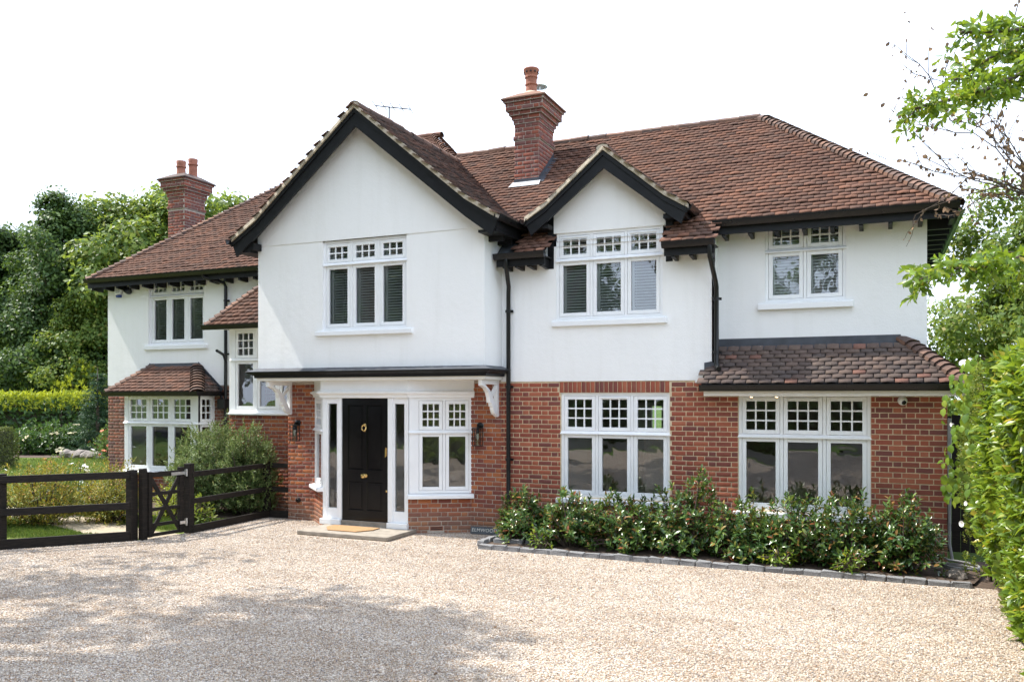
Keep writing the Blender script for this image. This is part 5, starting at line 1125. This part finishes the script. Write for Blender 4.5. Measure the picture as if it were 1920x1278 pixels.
# trees beside and behind the viewpoint: their shade lies on the gravel and they show in the window glass
K_shade = make_tree(6, 14.5, 7.8, 3.9, 105, 110, .95, .25, 'leaf_mid', .34, .7, shape=.8)
plant_tree(K_shade, (-13.5, -9.0, 0), 'tall tree left of the drive whose shade falls on the gravel', group='trees along the drive', rot=.3)
plant_tree(K_shade, (-20.6, -9.2, 0), 'second tall tree further left of the drive', group='trees along the drive', rot=2.2, sc=.95)
plant_tree(K_shade, (-6.8, -19.3, 0), 'tall thin-crowned tree beside the road end of the drive', group='trees along the drive', rot=5.1, sc=.9)
plant_tree(K_shade, (-10.3, -13.7, 0), 'tall tree beside the drive nearest the road', group='trees along the drive', rot=4.0, sc=.92)
for i, (x, y, s, kd, lab) in enumerate([(-46, -21, 1.35, 0, 'dark tree far off beyond the left end of the drive'), (-38.5, -25, 1.4, 0, 'dark tree across the road at the far left'), (-31.5, -32, 1.5, 0, 'tall dark tree across the road, second from the left'), (-25.0, -34, 1.55, 0, 'tall dark tree across the road, third from the left'), (-19.0, -35, 1.35, 1, 'tree across the road, fourth from the left'),
        (-8.5, -37, 1.15, 1, 'tree across the road, just right of the gap'), (-3.0, -36, 1.0, 2, 'tree across the road opposite the front door side of the drive'), (4.5, -38, 1.1, 1, 'tree across the road opposite the hedge'), (13, -36, 1.1, 0, 'tree across the road, right end')]):
    plant_tree((K_dark, K_mid, K_shade)[kd], (x, y, 0), lab, group='trees across the road', rot=i * 1.3, sc=s)

# ---- hedges: leafy skin over a box with twigs inside
def hedge_leaves(r, n, box, leaf, rough=.12, faces='tblrfk', top_up=0.):
    x0, x1, y0, y1, z0, z1 = box; A = {'t': (x1 - x0) * (y1 - y0), 'l': (y1 - y0) * (z1 - z0), 'r': (y1 - y0) * (z1 - z0), 'f': (x1 - x0) * (z1 - z0), 'k': (x1 - x0) * (z1 - z0)}
    tot = sum(A[f] for f in faces if f in A); out = []
    for f in faces:
        if f not in A: continue
        m = int(n * A[f] / tot); u, v = r.uniform(0, 1, m), r.uniform(0, 1, m); w = -np.abs(r.normal(0, rough, m)) + rough * .6 * np.sin(7 * u + 3 * v) * np.cos(5 * v + 2)
        X = x0 + (x1 - x0) * u; Y = y0 + (y1 - y0) * (u if f in 'lr' else v); Z = z0 + (z1 - z0) * v
        nv = {'t': (0, 0, 1), 'l': (-1, 0, .25), 'r': (1, 0, .25), 'f': (0, -1, .25), 'k': (0, 1, .25)}[f]; nv = np.array(nv) / np.linalg.norm(nv)
        P = {'t': lambda: np.stack([X, y0 + (y1 - y0) * v, np.full(m, z1) + w], 1), 'l': lambda: np.stack([x0 - w, Y, Z], 1), 'r': lambda: np.stack([x1 + w, Y, Z], 1), 'f': lambda: np.stack([X, y0 - w, Z], 1), 'k': lambda: np.stack([X, y1 + w, Z], 1)}[f]()
        N = norm(nv[None] + r.normal(0, .55, (m, 3))); D = norm(np.cross(N, rand_dir(r, m)) + (np.array([0, 0, top_up]) if f == 't' else np.array([0, 0, -.15]))); out.append((P, D, N, leaf * r.uniform(.6, 1.3, m)))
    return cat(out)
r = np.random.default_rng(21)
def rot_pts(p4, ang, loc):
    c, s = math.cos(ang), math.sin(ang); Rm = np.array([[c, -s, 0], [s, c, 0], [0, 0, 1]]); return [p4[0] @ Rm.T + np.array(loc), p4[1] @ Rm.T, p4[2] @ Rm.T, p4[3]]
def box_core(parent, box, ang, loc, mat='bark', name='branches'):
    T = Matrix.Translation(loc) @ Matrix.Rotation(ang, 4, 'Z'); x0, x1, y0, y1, z0, z1 = box; m = MB(T); q = random.Random(5)
    for i in range(int((x1 - x0) * 5) + 4):
        x = q.uniform(x0 + .1, x1 - .1); y = q.uniform(y0 + .1, y1 - .1); m.tube([(x, y, z0), (x + q.uniform(-.1, .1), y, (z0 + z1) / 2), (x + q.uniform(-.2, .2), y + q.uniform(-.1, .1), z1 - .1)], [.03, .02, .006], 5, False)
    m.build(name, mat, parent)
# clipped hedge across the end of the lawn, with golden growth along the top
hang = R(52)
h1 = empty('garden_hedge', (-33.75, 13.38, 0), 'clipped green hedge along the end of the lawn', 'hedge')
bx = (-12, 9.5, -.6, .6, 0, 2.15); me = leaf_mesh('foliage', *rot_pts(hedge_leaves(r, 15000, bx, .20, .14, 'lrfk'), hang, (-33.75, 13.38, 0)), .55, 'leaf_hedge'); mesh_obj('foliage', me, h1)
me = leaf_mesh('golden_top', *rot_pts(hedge_leaves(r, 6500, (-12, 9.5, -.65, .65, 1.75, 2.35), .22, .16, 'tf', .9), hang, (-33.75, 13.38, 0)), .35, 'leaf_gold'); mesh_obj('golden_top', me, h1)
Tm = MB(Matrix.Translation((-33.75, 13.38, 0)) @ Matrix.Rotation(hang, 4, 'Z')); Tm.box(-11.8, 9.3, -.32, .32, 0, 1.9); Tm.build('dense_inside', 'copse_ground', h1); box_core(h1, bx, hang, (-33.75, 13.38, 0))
h2 = empty('clipped_yew', (-26.4, 5.0, 0), 'low rounded clipped yew block at the left edge of the lawn', 'hedge')
bx = (-1.3, .9, -.8, .8, 0, 1.28); p4 = hedge_leaves(r, 9000, bx, .075, .05, 'tlrfk')
sq = 1 - .16 * np.clip((p4[0][:, 2] - .7) / .58, 0, 1) ** 2; p4[0][:, 0] *= sq; p4[0][:, 1] *= sq
mesh_obj('foliage', leaf_mesh('foliage', *rot_pts(p4, .5, (-26.4, 5.0, 0)), .5, 'leaf_yew'), h2)
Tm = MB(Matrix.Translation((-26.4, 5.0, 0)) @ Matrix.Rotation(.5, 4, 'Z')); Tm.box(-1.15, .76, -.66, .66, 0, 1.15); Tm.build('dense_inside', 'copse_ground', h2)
h3 = empty('roadside_hedge', (-4, -30.5, 0), 'dark roadside hedge facing the house across the road', 'hedge')
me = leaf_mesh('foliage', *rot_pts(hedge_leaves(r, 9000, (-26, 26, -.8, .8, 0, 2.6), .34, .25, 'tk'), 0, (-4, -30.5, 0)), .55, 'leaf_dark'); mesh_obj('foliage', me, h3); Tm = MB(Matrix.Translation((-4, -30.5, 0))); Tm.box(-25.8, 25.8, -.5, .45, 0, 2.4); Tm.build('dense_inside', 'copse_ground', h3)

# ---- conifer
cf = empty('spruce', (-28.11, 10.93, 0), 'small dark tiered spruce at the end of the lawn beside the house', 'conifer'); rr_ = np.random.default_rng(33); P, D, N, Ln = [], [], [], []
for z in np.arange(.25, 3.25, .16):
    R0 = 1.25 * (1 - z / 3.5) + .10
    for k in range(int(8 + 6 * R0)):
        t = rr_.uniform(0, 6.28); rad = R0 * rr_.uniform(.7, 1.1); m_ = int(60 * rad) + 12; s = rr_.uniform(.12, 1, m_); c = np.stack([np.cos(t) * rad * s, np.sin(t) * rad * s, z - .12 * s + .10 * s * s], 1) + rr_.normal(0, .035, (m_, 3))
        d = np.stack([np.full(m_, np.cos(t)), np.full(m_, np.sin(t)), np.full(m_, .05)], 1) + rr_.normal(0, .5, (m_, 3)); P.append(c); D.append(d); N.append(np.tile([0, 0, 1.], (m_, 1)) + rr_.normal(0, .3, (m_, 3))); Ln.append(rr_.uniform(.07, .15, m_))
P = np.concatenate(P) + np.array([-28.11, 10.93, 0]); mesh_obj('foliage', leaf_mesh('foliage', P, np.concatenate(D), np.concatenate(N), np.concatenate(Ln), .3, 'leaf_spruce'), cf)
MB().tube([(-28.11, 10.93, -.1), (-28.11, 10.93, 3.4)], [.1, .01], 8).build('trunk', 'bark', cf)

# ---- generic shrub: stems and shoot tips over a lumpy dome
def shrub(name, label, cat_, c, rx, ry, h, n, k, leaf, wr, mat, seed, group=None, detail=1, spread=(.5, 1.3), z0=.0, stems=10, lowz=.12, wild=.10, inner=.35, twig='twig', extra=None, back=.12):
    r = np.random.default_rng(seed); t = empty(name, (c[0], c[1], z0), label, cat_, group)
    d = rand_dir(r, n); d[:, 2] = np.abs(d[:, 2]); f = np.clip(lump(d, seed, .16), .7, 1.35) * np.where(r.uniform(0, 1, n) < inner, r.uniform(.45, .9, n), r.uniform(.9, 1.05, n))
    tips = np.stack([c[0] + d[:, 0] * rx * f, c[1] + d[:, 1] * ry * f, z0 + np.maximum(h * (lowz + (1 - lowz) * d[:, 2] ** .8 * f), .06)], 1); low = r.uniform(0, 1, n) < .35
    tips[low, 2] = z0 + h * r.uniform(lowz * .6, .6, low.sum()); tips += r.normal(0, wild * .4, tips.shape); tips[:, 2] = np.maximum(tips[:, 2], z0 + .05)
    dirs = norm(d + np.array([0, 0, .7]) + r.normal(0, .3, (n, 3)))
    me = leaf_mesh('foliage', *shoots(r, tips, dirs, k, leaf, spread, back), wr, mat, detail); mesh_obj('foliage', me, t)
    m = MB(); 
    for i in range(0, n, max(1, n // (stems * 4))):
        e = Vector(tips[i]); b = Vector((c[0] + (e.x - c[0]) * .22, c[1] + (e.y - c[1]) * .22, z0 - .02)); mid = b.lerp(e, .5) + Vector((0, 0, .08)); m.tube([tuple(b), tuple(mid), tuple(e)], [.012, .009, .004], 5, False)
    m.build('stems', twig, t)
    if extra:
        fm, cnt, sz = extra; ii = r.choice(n, cnt, replace=False); fb = MB()
        for i in ii: blossom(fb, tips[i] + dirs[i] * .03, dirs[i], sz, r)
        fo = fb.build('flowers', fm, t, fix=False); fo['kind'] = 'stuff'
    return t
def blossom(fb, p, d, s, r):
    a = norm(np.cross(d, rand_dir(r, 1)[0])); b = np.cross(d, a)
    for q in range(5):
        t = q * 1.2566; u = a * math.cos(t) + b * math.sin(t); v = -a * math.sin(t) + b * math.cos(t)
        fb.quad(tuple(p), tuple(p + (u * .6 + v * .35) * s + d * s * .25), tuple(p + u * s + d * s * .2), tuple(p + (u * .6 - v * .35) * s + d * s * .25))

PG = 'glossy shrubs in the bed under the windows'
PH = [(-5.05, -.66, .42, .40, .98, 'glossy shrub nearest the black downpipe, leftmost in the bed'), (-4.25, -.76, .52, .46, 1.02, 'glossy shrub below the left light of the middle window'), (-3.40, -.74, .50, .45, .98, 'glossy shrub below the right light of the middle window'),
      (-2.55, -.66, .46, .44, 1.32, 'tallest glossy shrub, between the two ground-floor windows'), (-1.75, -.74, .48, .46, 1.02, 'glossy shrub below the left light of the right-hand window'), (-1.05, -.76, .50, .46, 1.12, 'glossy shrub below the middle light of the right-hand window'),
      (-.35, -.70, .48, .45, 1.06, 'glossy shrub below the right light of the right-hand window'), (.28, -.72, .42, .42, 1.14, 'glossy shrub in front of the brick at the right end of the bed')]
for i, (x, y, rx, ry, h, lab) in enumerate(PH): shrub('photinia_shrub', lab, 'shrub', (x, y), rx * 1.05, ry, h * .80, 250, 10, .112, .40, 'leaf_photinia', 50 + i, PG, z0=.03, spread=(.45, 1.25), wild=.12)
for i, (x, y, lab) in enumerate([(-4.6, -1.18, 'small leafy sprig at the kerb below the middle window'), (-1.2, -1.2, 'small leafy sprig at the kerb near the middle of the bed'), (-.3, -1.22, 'small leafy sprig spilling over the kerb near the hose')]): shrub('low_sprig', lab, 'plant', (x, y), .2, .16, .30, 22, 7, .09, .38, 'leaf_laurel', 80 + i, 'sprigs at the kerb', z0=.03)
shrub('thin_sapling', 'thin young shoots growing beside the black downpipe', 'plant', (-5.42, -.42), .10, .10, .78, 16, 6, .10, .34, 'leaf_photinia', 90, z0=.03)

# left garden
BU = 'feathery grey-green bushes by the fence'
shrub('feathery_bush', 'large feathery grey-green bush beside the bay window', 'bush', (-12.15, .05), .78, .62, 1.66, 2600, 10, .072, .42, 'leaf_grey', 101, BU, 0, (.3, 1.2), stems=14, wild=.14, lowz=.2)
shrub('feathery_bush', 'feathery grey-green bush against the brick pier', 'bush', (-11.15, .02), .62, .45, 1.60, 2100, 10, .072, .42, 'leaf_grey', 102, BU, 0, (.3, 1.2), stems=14, wild=.14, lowz=.2)
shrub('pale_leaved_plant', 'small pale broad-leaved plant behind the short fence', 'plant', (-11.25, -1.15), .26, .24, .42, 40, 8, .13, .34, 'leaf_privet', 103)
AU = 'yellowing shrubs behind the left fence'
for i, (x, y, rx, h, lab, mt) in enumerate([(-14.6, -3.3, .8, 1.05, 'yellowing shrub behind the fence at the left edge', 'leaf_autumn'), (-13.8, -2.35, .8, 1.08, 'wide yellowing shrub behind the middle of the left fence', 'leaf_autumn'), (-12.95, -1.55, .60, .95, 'yellowing shrub behind the fence nearest the gate post', 'leaf_autumn'), (-16.4, -4.0, .9, 1.0, 'green shrub further left behind the fence', 'leaf_mid'), (-14.9, -1.2, .7, .9, 'green shrub behind the yellowing shrubs', 'leaf_mid')]):
    shrub('border_shrub', lab, 'shrub', (x, y), rx, rx * .75, h, 1000, 9, .066, .45, mt, 110 + i, AU, 0, stems=12, wild=.2)
shrub('golden_spirea', 'bright yellow-green low shrub beside the gate', 'shrub', (-12.35, -.75), .34, .3, .62, 170, 8, .06, .42, 'leaf_gold', 120, None, 0)
shrub('golden_spirea', 'small yellow plant at the foot of the bay wall', 'shrub', (-12.9, .35), .25, .2, .36, 90, 8, .06, .42, 'leaf_gold', 121, None, 0)
FL = 'flowering plants at the lawn edge'
for i, (x, y, rx, h, lab, fm, n) in enumerate([(-15.9, .3, .45, .85, 'white-flowered plant at the left corner of the house', 'petal_white', 60), (-17.6, .6, .6, .80, 'orange-flowered plant left of the house corner', 'petal_red', 40), (-19.2, .2, .6, .75, 'white daisies at the near edge of the lawn', 'petal_white', 60), (-17.2, -1.6, .7, .80, 'pale yellow flowers behind the fence', 'petal_cream', 50), (-21, -1.2, .8, .75, 'red and green low plants at the lawn edge', 'petal_red', 40)]):
    shrub('flowering_plant', lab, 'flower', (x, y), rx, rx * .6, h, 320, 7, .06, .4, 'leaf_light' if i % 2 else 'leaf_autumn', 130 + i, FL, 0, wild=.25, extra=(fm, n, .05))
HY = 'cream hydrangeas below the hedge'
for i, (x, y, lab) in enumerate([(-31.13, 10.16, 'cream-flowered shrub at the left below the hedge'), (-30.25, 10.54, 'cream-flowered shrub in the middle below the hedge'), (-29.81, 11.28, 'cream-flowered shrub nearest the spruce')]):
    shrub('flowering_shrub', lab, 'shrub', (x, y), 1.2, .8, 1.05, 380, 8, .16, .55, 'leaf_hedge', 140 + i, HY, 0, wild=.2, extra=('petal_cream', 15, .19))
shrub('red_flowering_shrub', 'bushy shrub with red flowers left of the house corner', 'shrub', (-25.02, 9.01), .8, .7, 1.35, 380, 8, .10, .5, 'leaf_mid', 150, None, 0, extra=('petal_red', 50, .08))
shrub('golden_shrub', 'tall golden feathery shrub behind the spruce', 'shrub', (-34.36, 15.29), 1.6, 1.3, 3.3, 900, 9, .20, .28, 'leaf_gold', 151, None, 0, (.2, .9))
for i, (x, y, s) in enumerate([(-27.91, 9.38, 0.34), (-27.57, 9.4, 0.26), (-27.23, 9.42, 0.36), (-26.89, 9.43, 0.3), (-26.57, 9.44, 0.34), (-26.25, 9.45, 0.26)]): rock((x, y, .1), (s, s * .7, s * .6), ['large grey rock at the left end of the rockery', 'small rock second from the left in the rockery', 'broad rock third from the left in the rockery', 'rock in the middle right of the rockery', 'reddish rock second from the right in the rockery', 'small rock at the right end of the rockery'][i])
# neighbour's tiled roof behind the hedge
nb = empty('neighbouring_garage', (-49, 17.5, 0), 'low tiled outbuilding roof behind the hedge at the far left', 'building'); T_ = Matrix.Translation((-45.0, 18.6, 0)) @ Matrix.Rotation(.45, 4, 'Z')
MB(T_).box(-3, 3, -2, 2, 0, 2.2).build('wall', 'old_brick', nb); b = MB(T_); b.quad((-3.4, -2.3, 2.15), (3.4, -2.3, 2.15), (1.2, 0, 3.15), (-1.2, 0, 3.15)); b.quad((3.4, -2.3, 2.15), (3.4, 2.3, 2.15), (1.2, 0, 3.15)); b.quad((-3.4, -2.3, 2.15), (-1.2, 0, 3.15), (-3.4, 2.3, 2.15)); b.quad((-1.2, 0, 3.15), (1.2, 0, 3.15), (3.4, 2.3, 2.15), (-3.4, 2.3, 2.15)); rf = b.build('roof', 'tile_red', nb)
p0_, p1_ = T_ @ Vector((3.4, -2.3, 2.2)), T_ @ Vector((1.2, 0, 3.2)); bonnets(rf, p0_, p1_, 'tile_red', .3, .22, .14, 'hip_tile', .4, .18, .1)

# grass blades near enough to read: lawn strip behind the gate and lawn edge
def grass(name, label, poly_pts, n, h, seed):
    r = np.random.default_rng(seed); tr = np.array(poly_pts); a, b, c = tr[0], tr[1], tr[2]; Pp = []
    tris = [(tr[0], tr[i], tr[i + 1]) for i in range(1, len(tr) - 1)]; ar = np.array([abs(np.cross(q[1] - q[0], q[2] - q[0])) for q in tris]); pick = r.choice(len(tris), n, p=ar / ar.sum())
    u, v = r.uniform(0, 1, n), r.uniform(0, 1, n); fl = u + v > 1; u[fl], v[fl] = 1 - u[fl], 1 - v[fl]; T3 = np.array(tris); q = T3[pick]; xy = q[:, 0] + (q[:, 1] - q[:, 0]) * u[:, None] + (q[:, 2] - q[:, 0]) * v[:, None]
    from_path = lambda x, y: (y < -2.05 - .30 * (x + 11.6) * (x < -11.6) + .1) & (y > -2.72 - .28 * (x + 12.2) * (x < -12.2) - .05)
    xy = xy[~(from_path(xy[:, 0], xy[:, 1]) & (xy[:, 0] > -16.8))]; n = len(xy)
    P = np.concatenate([xy, np.full((n, 1), -.012)], 1); D = norm(np.stack([r.normal(0, .35, n), r.normal(0, .35, n), np.ones(n)], 1)); me = leaf_mesh('blades', P, D, rand_dir(r, n), h * r.uniform(.6, 1.4, n), .12, 'leaf_grass')
    o = mesh_obj(name, me); tag(o, label, 'grass', kind='stuff')
grass('grass_blades', 'short green grass behind the gate and fence', [(-10.8, -2.0), (-10.8, -.6), (-12.6, -.7), (-15.5, -2.4), (-13.2, -3.6), (-12.0, -3.3)], 26000, .055, 5)
grass('lawn_blades', 'mown lawn grass between the flowers and the hedge', [(-18, -1), (-20, 8), (-25, 10), (-33, 6), (-28, -1)], 60000, .07, 6)

# ---- right-hand hedge: clipped privet with bindweed at the house end, laurel towards the viewer
hd = empty('privet_hedge', (1.6, -1.3, 0), 'clipped privet and bindweed hedge beside the right house corner', 'hedge')
r = np.random.default_rng(61)
def face_pts(r, n, y0, y1, xf, z0, z1, topw):
    u = r.uniform(0, 1, n); Y = y0 + (y1 - y0) * u; t = r.uniform(0, 1, n) < .80; Z = np.where(t, z0 + (z1 - z0) * r.uniform(0, 1, n), z1); X = np.where(t, xf(Y, Z), xf(Y, z1) + topw * r.uniform(0, 1, n)); e = r.uniform(0, 1, n) < .16
    dirs = np.where(t[:, None], np.array([-1, -.25, .45]), np.array([-.2, -.1, 1.])); return np.stack([X, Y, Z], 1), norm(dirs + r.normal(0, .38, (n, 3)))
def xf1(Y, Z): return 1.02 + .22 * (1 - np.clip(Z / 1.1, 0, 1)) - .10 * np.sin(Z * 2.1 + Y * 1.3) + .05 * np.sin(5 * Y + 3 * Z)
T1, D1 = face_pts(r, 2600, -3.1, -.75, xf1, .05, 2.62, 1.4)
Tb = np.stack([r.uniform(.95, 2.3, 700), -.78 + r.normal(0, .05, 700), r.uniform(.05, 2.62, 700)], 1); Tf = Tb.copy(); 
T1 = np.concatenate([T1, Tb]); D1 = np.concatenate([D1, norm(np.array([0, 1, .4]) + r.normal(0, .35, (700, 3)))]); T1[:, 0] += np.abs(r.normal(0, .05, len(T1)))
mesh_obj('privet_foliage', leaf_mesh('privet_foliage', *shoots(r, T1, D1, 12, .048, (.4, 1.3), .12), .5, 'leaf_privet', 0), hd)
# heart-shaped bindweed leaves and white trumpet flowers
nb_ = 330; Yb = r.uniform(-3.0, -.75, nb_); Zb = r.uniform(.5, 2.75, nb_); Pb = np.stack([xf1(Yb, Zb) - r.uniform(.0, .10, nb_), Yb, Zb], 1); far = r.uniform(0, 1, nb_) < .35; Pb[far, 1] = -.8 + r.normal(0, .08, far.sum()); Pb[far, 0] = r.uniform(.72, 1.2, far.sum()); Pb[far, 2] = r.uniform(1.0, 2.6, far.sum())
Nb = norm(np.array([-.6, -.8, .35]) + r.normal(0, .35, (nb_, 3))); Db = norm(np.array([-.1, 0, -1.]) + r.normal(0, .35, (nb_, 3)))
mesh_obj('bindweed_leaves', leaf_mesh('bindweed_leaves', Pb, Db, Nb, .105 * r.uniform(.6, 1.2, nb_), .85, 'leaf_laurel', 1, .15), hd)
def trumpet(p, d, s, parent):
    z = Vector(d).normalized(); q = z.to_track_quat('Z', 'Y').to_matrix().to_4x4(); m = MB(Matrix.Translation(p) @ q); m.lathe((0, 0, 0), [(.006, 0), (.010, .03 * s), (.022 * s, .05 * s), (.045 * s, .062 * s), (.046 * s, .064 * s), (.02 * s, .052 * s), (.004, .03 * s)], 14); m.build('flower', 'petal_white', parent, smooth=True)
for p, d, s in [((.98, -.86, 2.68), (-.3, -.7, .5), 1.05), ((.84, -1.1, 1.95), (-1, -.5, .0), .55), ((.95, -1.7, 1.05), (-.9, -.6, .1), .6), ((.92, -1.6, .80), (-.8, -.7, .0), .8)]: trumpet(p, d, s, hd)
m = MB()
for i in range(60):
    y = rng.uniform(-3, -.8); x = rng.uniform(1.15, 1.9); m.tube([(x + .1, y, 0), (x, y + rng.uniform(-.1, .1), 1.2), (x - rng.uniform(0, .25), y + rng.uniform(-.2, .2), 2.5)], [.018, .013, .004], 5, False)
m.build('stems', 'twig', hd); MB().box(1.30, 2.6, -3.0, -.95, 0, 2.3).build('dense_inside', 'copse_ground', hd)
lh = empty('laurel_hedge', (1.9, -5.2, 0), 'large-leaved laurel hedge in the right foreground', 'hedge')
def xf2(Y, Z): return 1.08 + .06 * (1 - np.clip(Z / .5, 0, 1)) - .10 * np.sin(Z * 1.9 + .6 * Y) + .06 * np.sin(4 * Y + 2.2 * Z)
T2, D2 = face_pts(r, 1500, -6.6, -2.2, xf2, .04, 2.68, 1.2); T2[:, 0] += np.abs(r.normal(0, .08, len(T2)))
mesh_obj('laurel_foliage', leaf_mesh('laurel_foliage', *shoots(r, T2, D2, 11, .155, (.35, 1.25), .16, .2), .40, 'leaf_laurel', 1, .16), lh)
T3, D3 = face_pts(r, 1300, -20, -6.6, xf2, .04, 2.68, 1.2); T3[:, 0] += .1 + np.abs(r.normal(0, .08, len(T3)))
mesh_obj('laurel_foliage', leaf_mesh('laurel_foliage', *shoots(r, T3, D3, 9, .17, (.35, 1.25), .16, .2), .42, 'leaf_laurel', 0, .16), lh)
m = MB()
for i in range(70):
    y = rng.uniform(-8, -2.8); x = rng.uniform(1.3, 2.0); m.tube([(x + .1, y, 0), (x, y + rng.uniform(-.1, .1), 1.2), (x - rng.uniform(0, .3), y + rng.uniform(-.2, .2), 2.5)], [.022, .015, .005], 5, False)
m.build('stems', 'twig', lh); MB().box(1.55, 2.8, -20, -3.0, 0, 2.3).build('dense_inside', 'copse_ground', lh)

# ---- tree over the hedge whose branches hang into the picture
def branch_leaves(r, pts, k_per, leaf, mat, name, parent, wr=.42, detail=1, droop=.35, side=.9):
    tips, dirs = [], []
    for a, b in zip(pts, pts[1:]):
        a, b = np.array(a), np.array(b); L_ = np.linalg.norm(b - a); n = max(1, int(L_ * k_per)); s = r.uniform(0, 1, n); d = (b - a) / L_
        tips.append(a + (b - a) * s[:, None] + r.normal(0, .06, (n, 3))); dirs.append(d[None] * .6 + rand_dir(r, n) * side + np.array([0, 0, -droop]))
    tips.append(np.array([pts[-1]])); dirs.append(np.array([np.array(pts[-1]) - np.array(pts[-2])])); T_, D_ = np.concatenate(tips), norm(np.concatenate(dirs)); T_ = T_ + D_ * .10
    return shoots(r, T_, D_, 7, leaf, (.3, 1.1), .16, .2)
ot = empty('overhanging_tree', (3.3, -3.6, 0), 'broad-leaved tree over the hedge with branches reaching in from the right', 'tree')
lim = [[(3.3, -3.6, 3.2), (1.8, -2.63, 5.53), (1.37, -3.03, 5.56), (1.02, -3.3, 5.34), (0.67, -3.56, 5.2), (0.3, -3.83, 5.06)], [(3.3, -3.6, 4.2), (2.0, -2.32, 6.22), (1.52, -2.64, 6.12), (1.15, -2.91, 6.02), (0.75, -3.2, 5.97)], [(3.3, -3.6, 3.8), (1.99, -2.11, 5.85), (1.48, -2.44, 5.95), (1.13, -2.7, 5.88), (0.72, -2.88, 5.6)], [(3.3, -3.6, 2.6), (1.71, -2.88, 3.75), (1.31, -3.17, 3.68), (0.96, -3.43, 3.56), (0.57, -3.71, 3.52), (0.35, -3.92, 3.4)], [(3.3, -3.6, 2.8), (1.82, -2.29, 3.67), (1.41, -2.58, 3.54), (1.02, -2.86, 3.55)]]
tb = MB(); tb.tube([(3.3, -3.6, -.1), (3.32, -3.62, 1.5), (3.3, -3.6, 3.0), (3.4, -3.5, 5.5)], [.16, .13, .11, .05], 10)
parts = []
for q, Lm in enumerate(lim):
    tb.tube(Lm, [.05, .03] + [.016 * (1 - i / len(Lm)) + .004 for i in range(len(Lm) - 2)], 6); parts.append(branch_leaves(r, Lm[1:], [50, 36, 40, 38, 30][q], .12, None, None, None))
    for i in range(2, len(Lm)):
        for w_ in range(4):
            a = Vector(Lm[i - 1]).lerp(Vector(Lm[i]), rng.random()); e = a + Vector((rng.uniform(-.28, .0), rng.uniform(-.25, .25), rng.uniform(-.22, .14))); tb.tube([tuple(a), tuple(e)], [.008, .003], 5, False); parts.append(branch_leaves(r, [tuple(a), tuple(e)], 9, .11, None, None, None))
tb.build('limbs', 'twig', ot, smooth=True)
p4 = cat(parts); mesh_obj('leaves', leaf_mesh('leaves', *p4, .42, 'leaf_laurel', 1, .14), ot)
# bare tree with withered brown leaves between the green boughs
dt = empty('withered_tree', (3.0, -2.0, 0), 'thin dark bare twigs with withered brown leaves, upper right', 'tree'); tb = MB(); tb.tube([(3.0, -2.0, -.1), (2.9, -2.0, 2.2), (2.75, -2.05, 3.6)], [.07, .05, .035], 8)
base_ = (2.02, -0.79, 4.51); tb.tube([(2.9, -2.0, 2.2), base_], [.04, .025], 6)
tips, dirs = [], []; q = random.Random(17)
def grow(p, d, ln, rad, depth):
    p = Vector(p); d = Vector(d).normalized(); n = 5; pts = [p]
    for i in range(n):
        d = (d + Vector((q.gauss(0, .16), q.gauss(0, .16), q.gauss(0, .13) + .02))).normalized(); p = p + d * ln / n; pts.append(p)
        if depth > 0 and q.random() < .75: grow(p, d + Vector((q.gauss(0, .6), q.gauss(0, .6), q.gauss(0, .6))), ln * q.uniform(.45, .65), rad * .55, depth - 1)
        if q.random() < (.75 if depth < 2 else .2): tips.append(tuple(p)); dirs.append((q.gauss(0, .6), q.gauss(0, .6), -.6))
    tb.tube([tuple(x) for x in pts], [rad * (1 - .7 * i / n) + .0012 for i in range(n + 1)], 5, False)
for b0, e in [((1.93, -0.82, 4.64), (0.3, -1.76, 5.17)), ((1.93, -0.82, 4.64), (0.65, -1.61, 5.67)), ((1.93, -0.82, 5.81), (0.41, -1.71, 6.24)), ((1.93, -0.82, 5.81), (0.88, -1.5, 6.43)), ((1.93, -0.82, 5.81), (1.17, -1.38, 6.81)), ((1.93, -0.82, 4.64), (0.65, -1.61, 4.79)), ((1.93, -0.82, 4.64), (1.05, -1.43, 5.42)), ((1.93, -0.82, 4.64), (1.4, -1.28, 5.86)), ((1.93, -0.82, 4.64), (0.88, -1.5, 4.72)), ((1.93, -0.82, 4.64), (1.34, -1.3, 5.1))]:
    b0 = Vector(b0); e = Vector(e); grow(b0, e - b0, (e - b0).length * .88, .012, 2)
tb.build('twigs', 'twig', dt)
tt = np.array(tips); dd = norm(np.array(dirs)); rr2 = np.random.default_rng(3)
mesh_obj('withered_leaves', leaf_mesh('withered_leaves', tt, dd, rand_dir(rr2, len(tt)), rr2.uniform(.03, .075, len(tt)), .75, 'leaf_dead', 1, .3), dt)
# a few dry leaves dropped on the gravel
for i in range(1):
    n = 90; r5 = np.random.default_rng(8); P = np.stack([r5.uniform(-10, 1.0, n), np.where(r5.uniform(0, 1, n) < .6, r5.uniform(-2.0, -1.42, n), r5.uniform(-7, -2, n)), np.full(n, .012)], 1)
    lo_ = mesh_obj('fallen_leaves', leaf_mesh('fallen_leaves', P, norm(np.concatenate([r5.normal(size=(n, 2)), np.zeros((n, 1))], 1)), norm(np.array([0, 0, 1.]) + r5.normal(0, .25, (n, 3))), r5.uniform(.03, .06, n), .5, 'leaf_dead', 1, .2)); tag(lo_, 'scattered dry brown leaves lying on the gravel', 'leaves', kind='stuff')
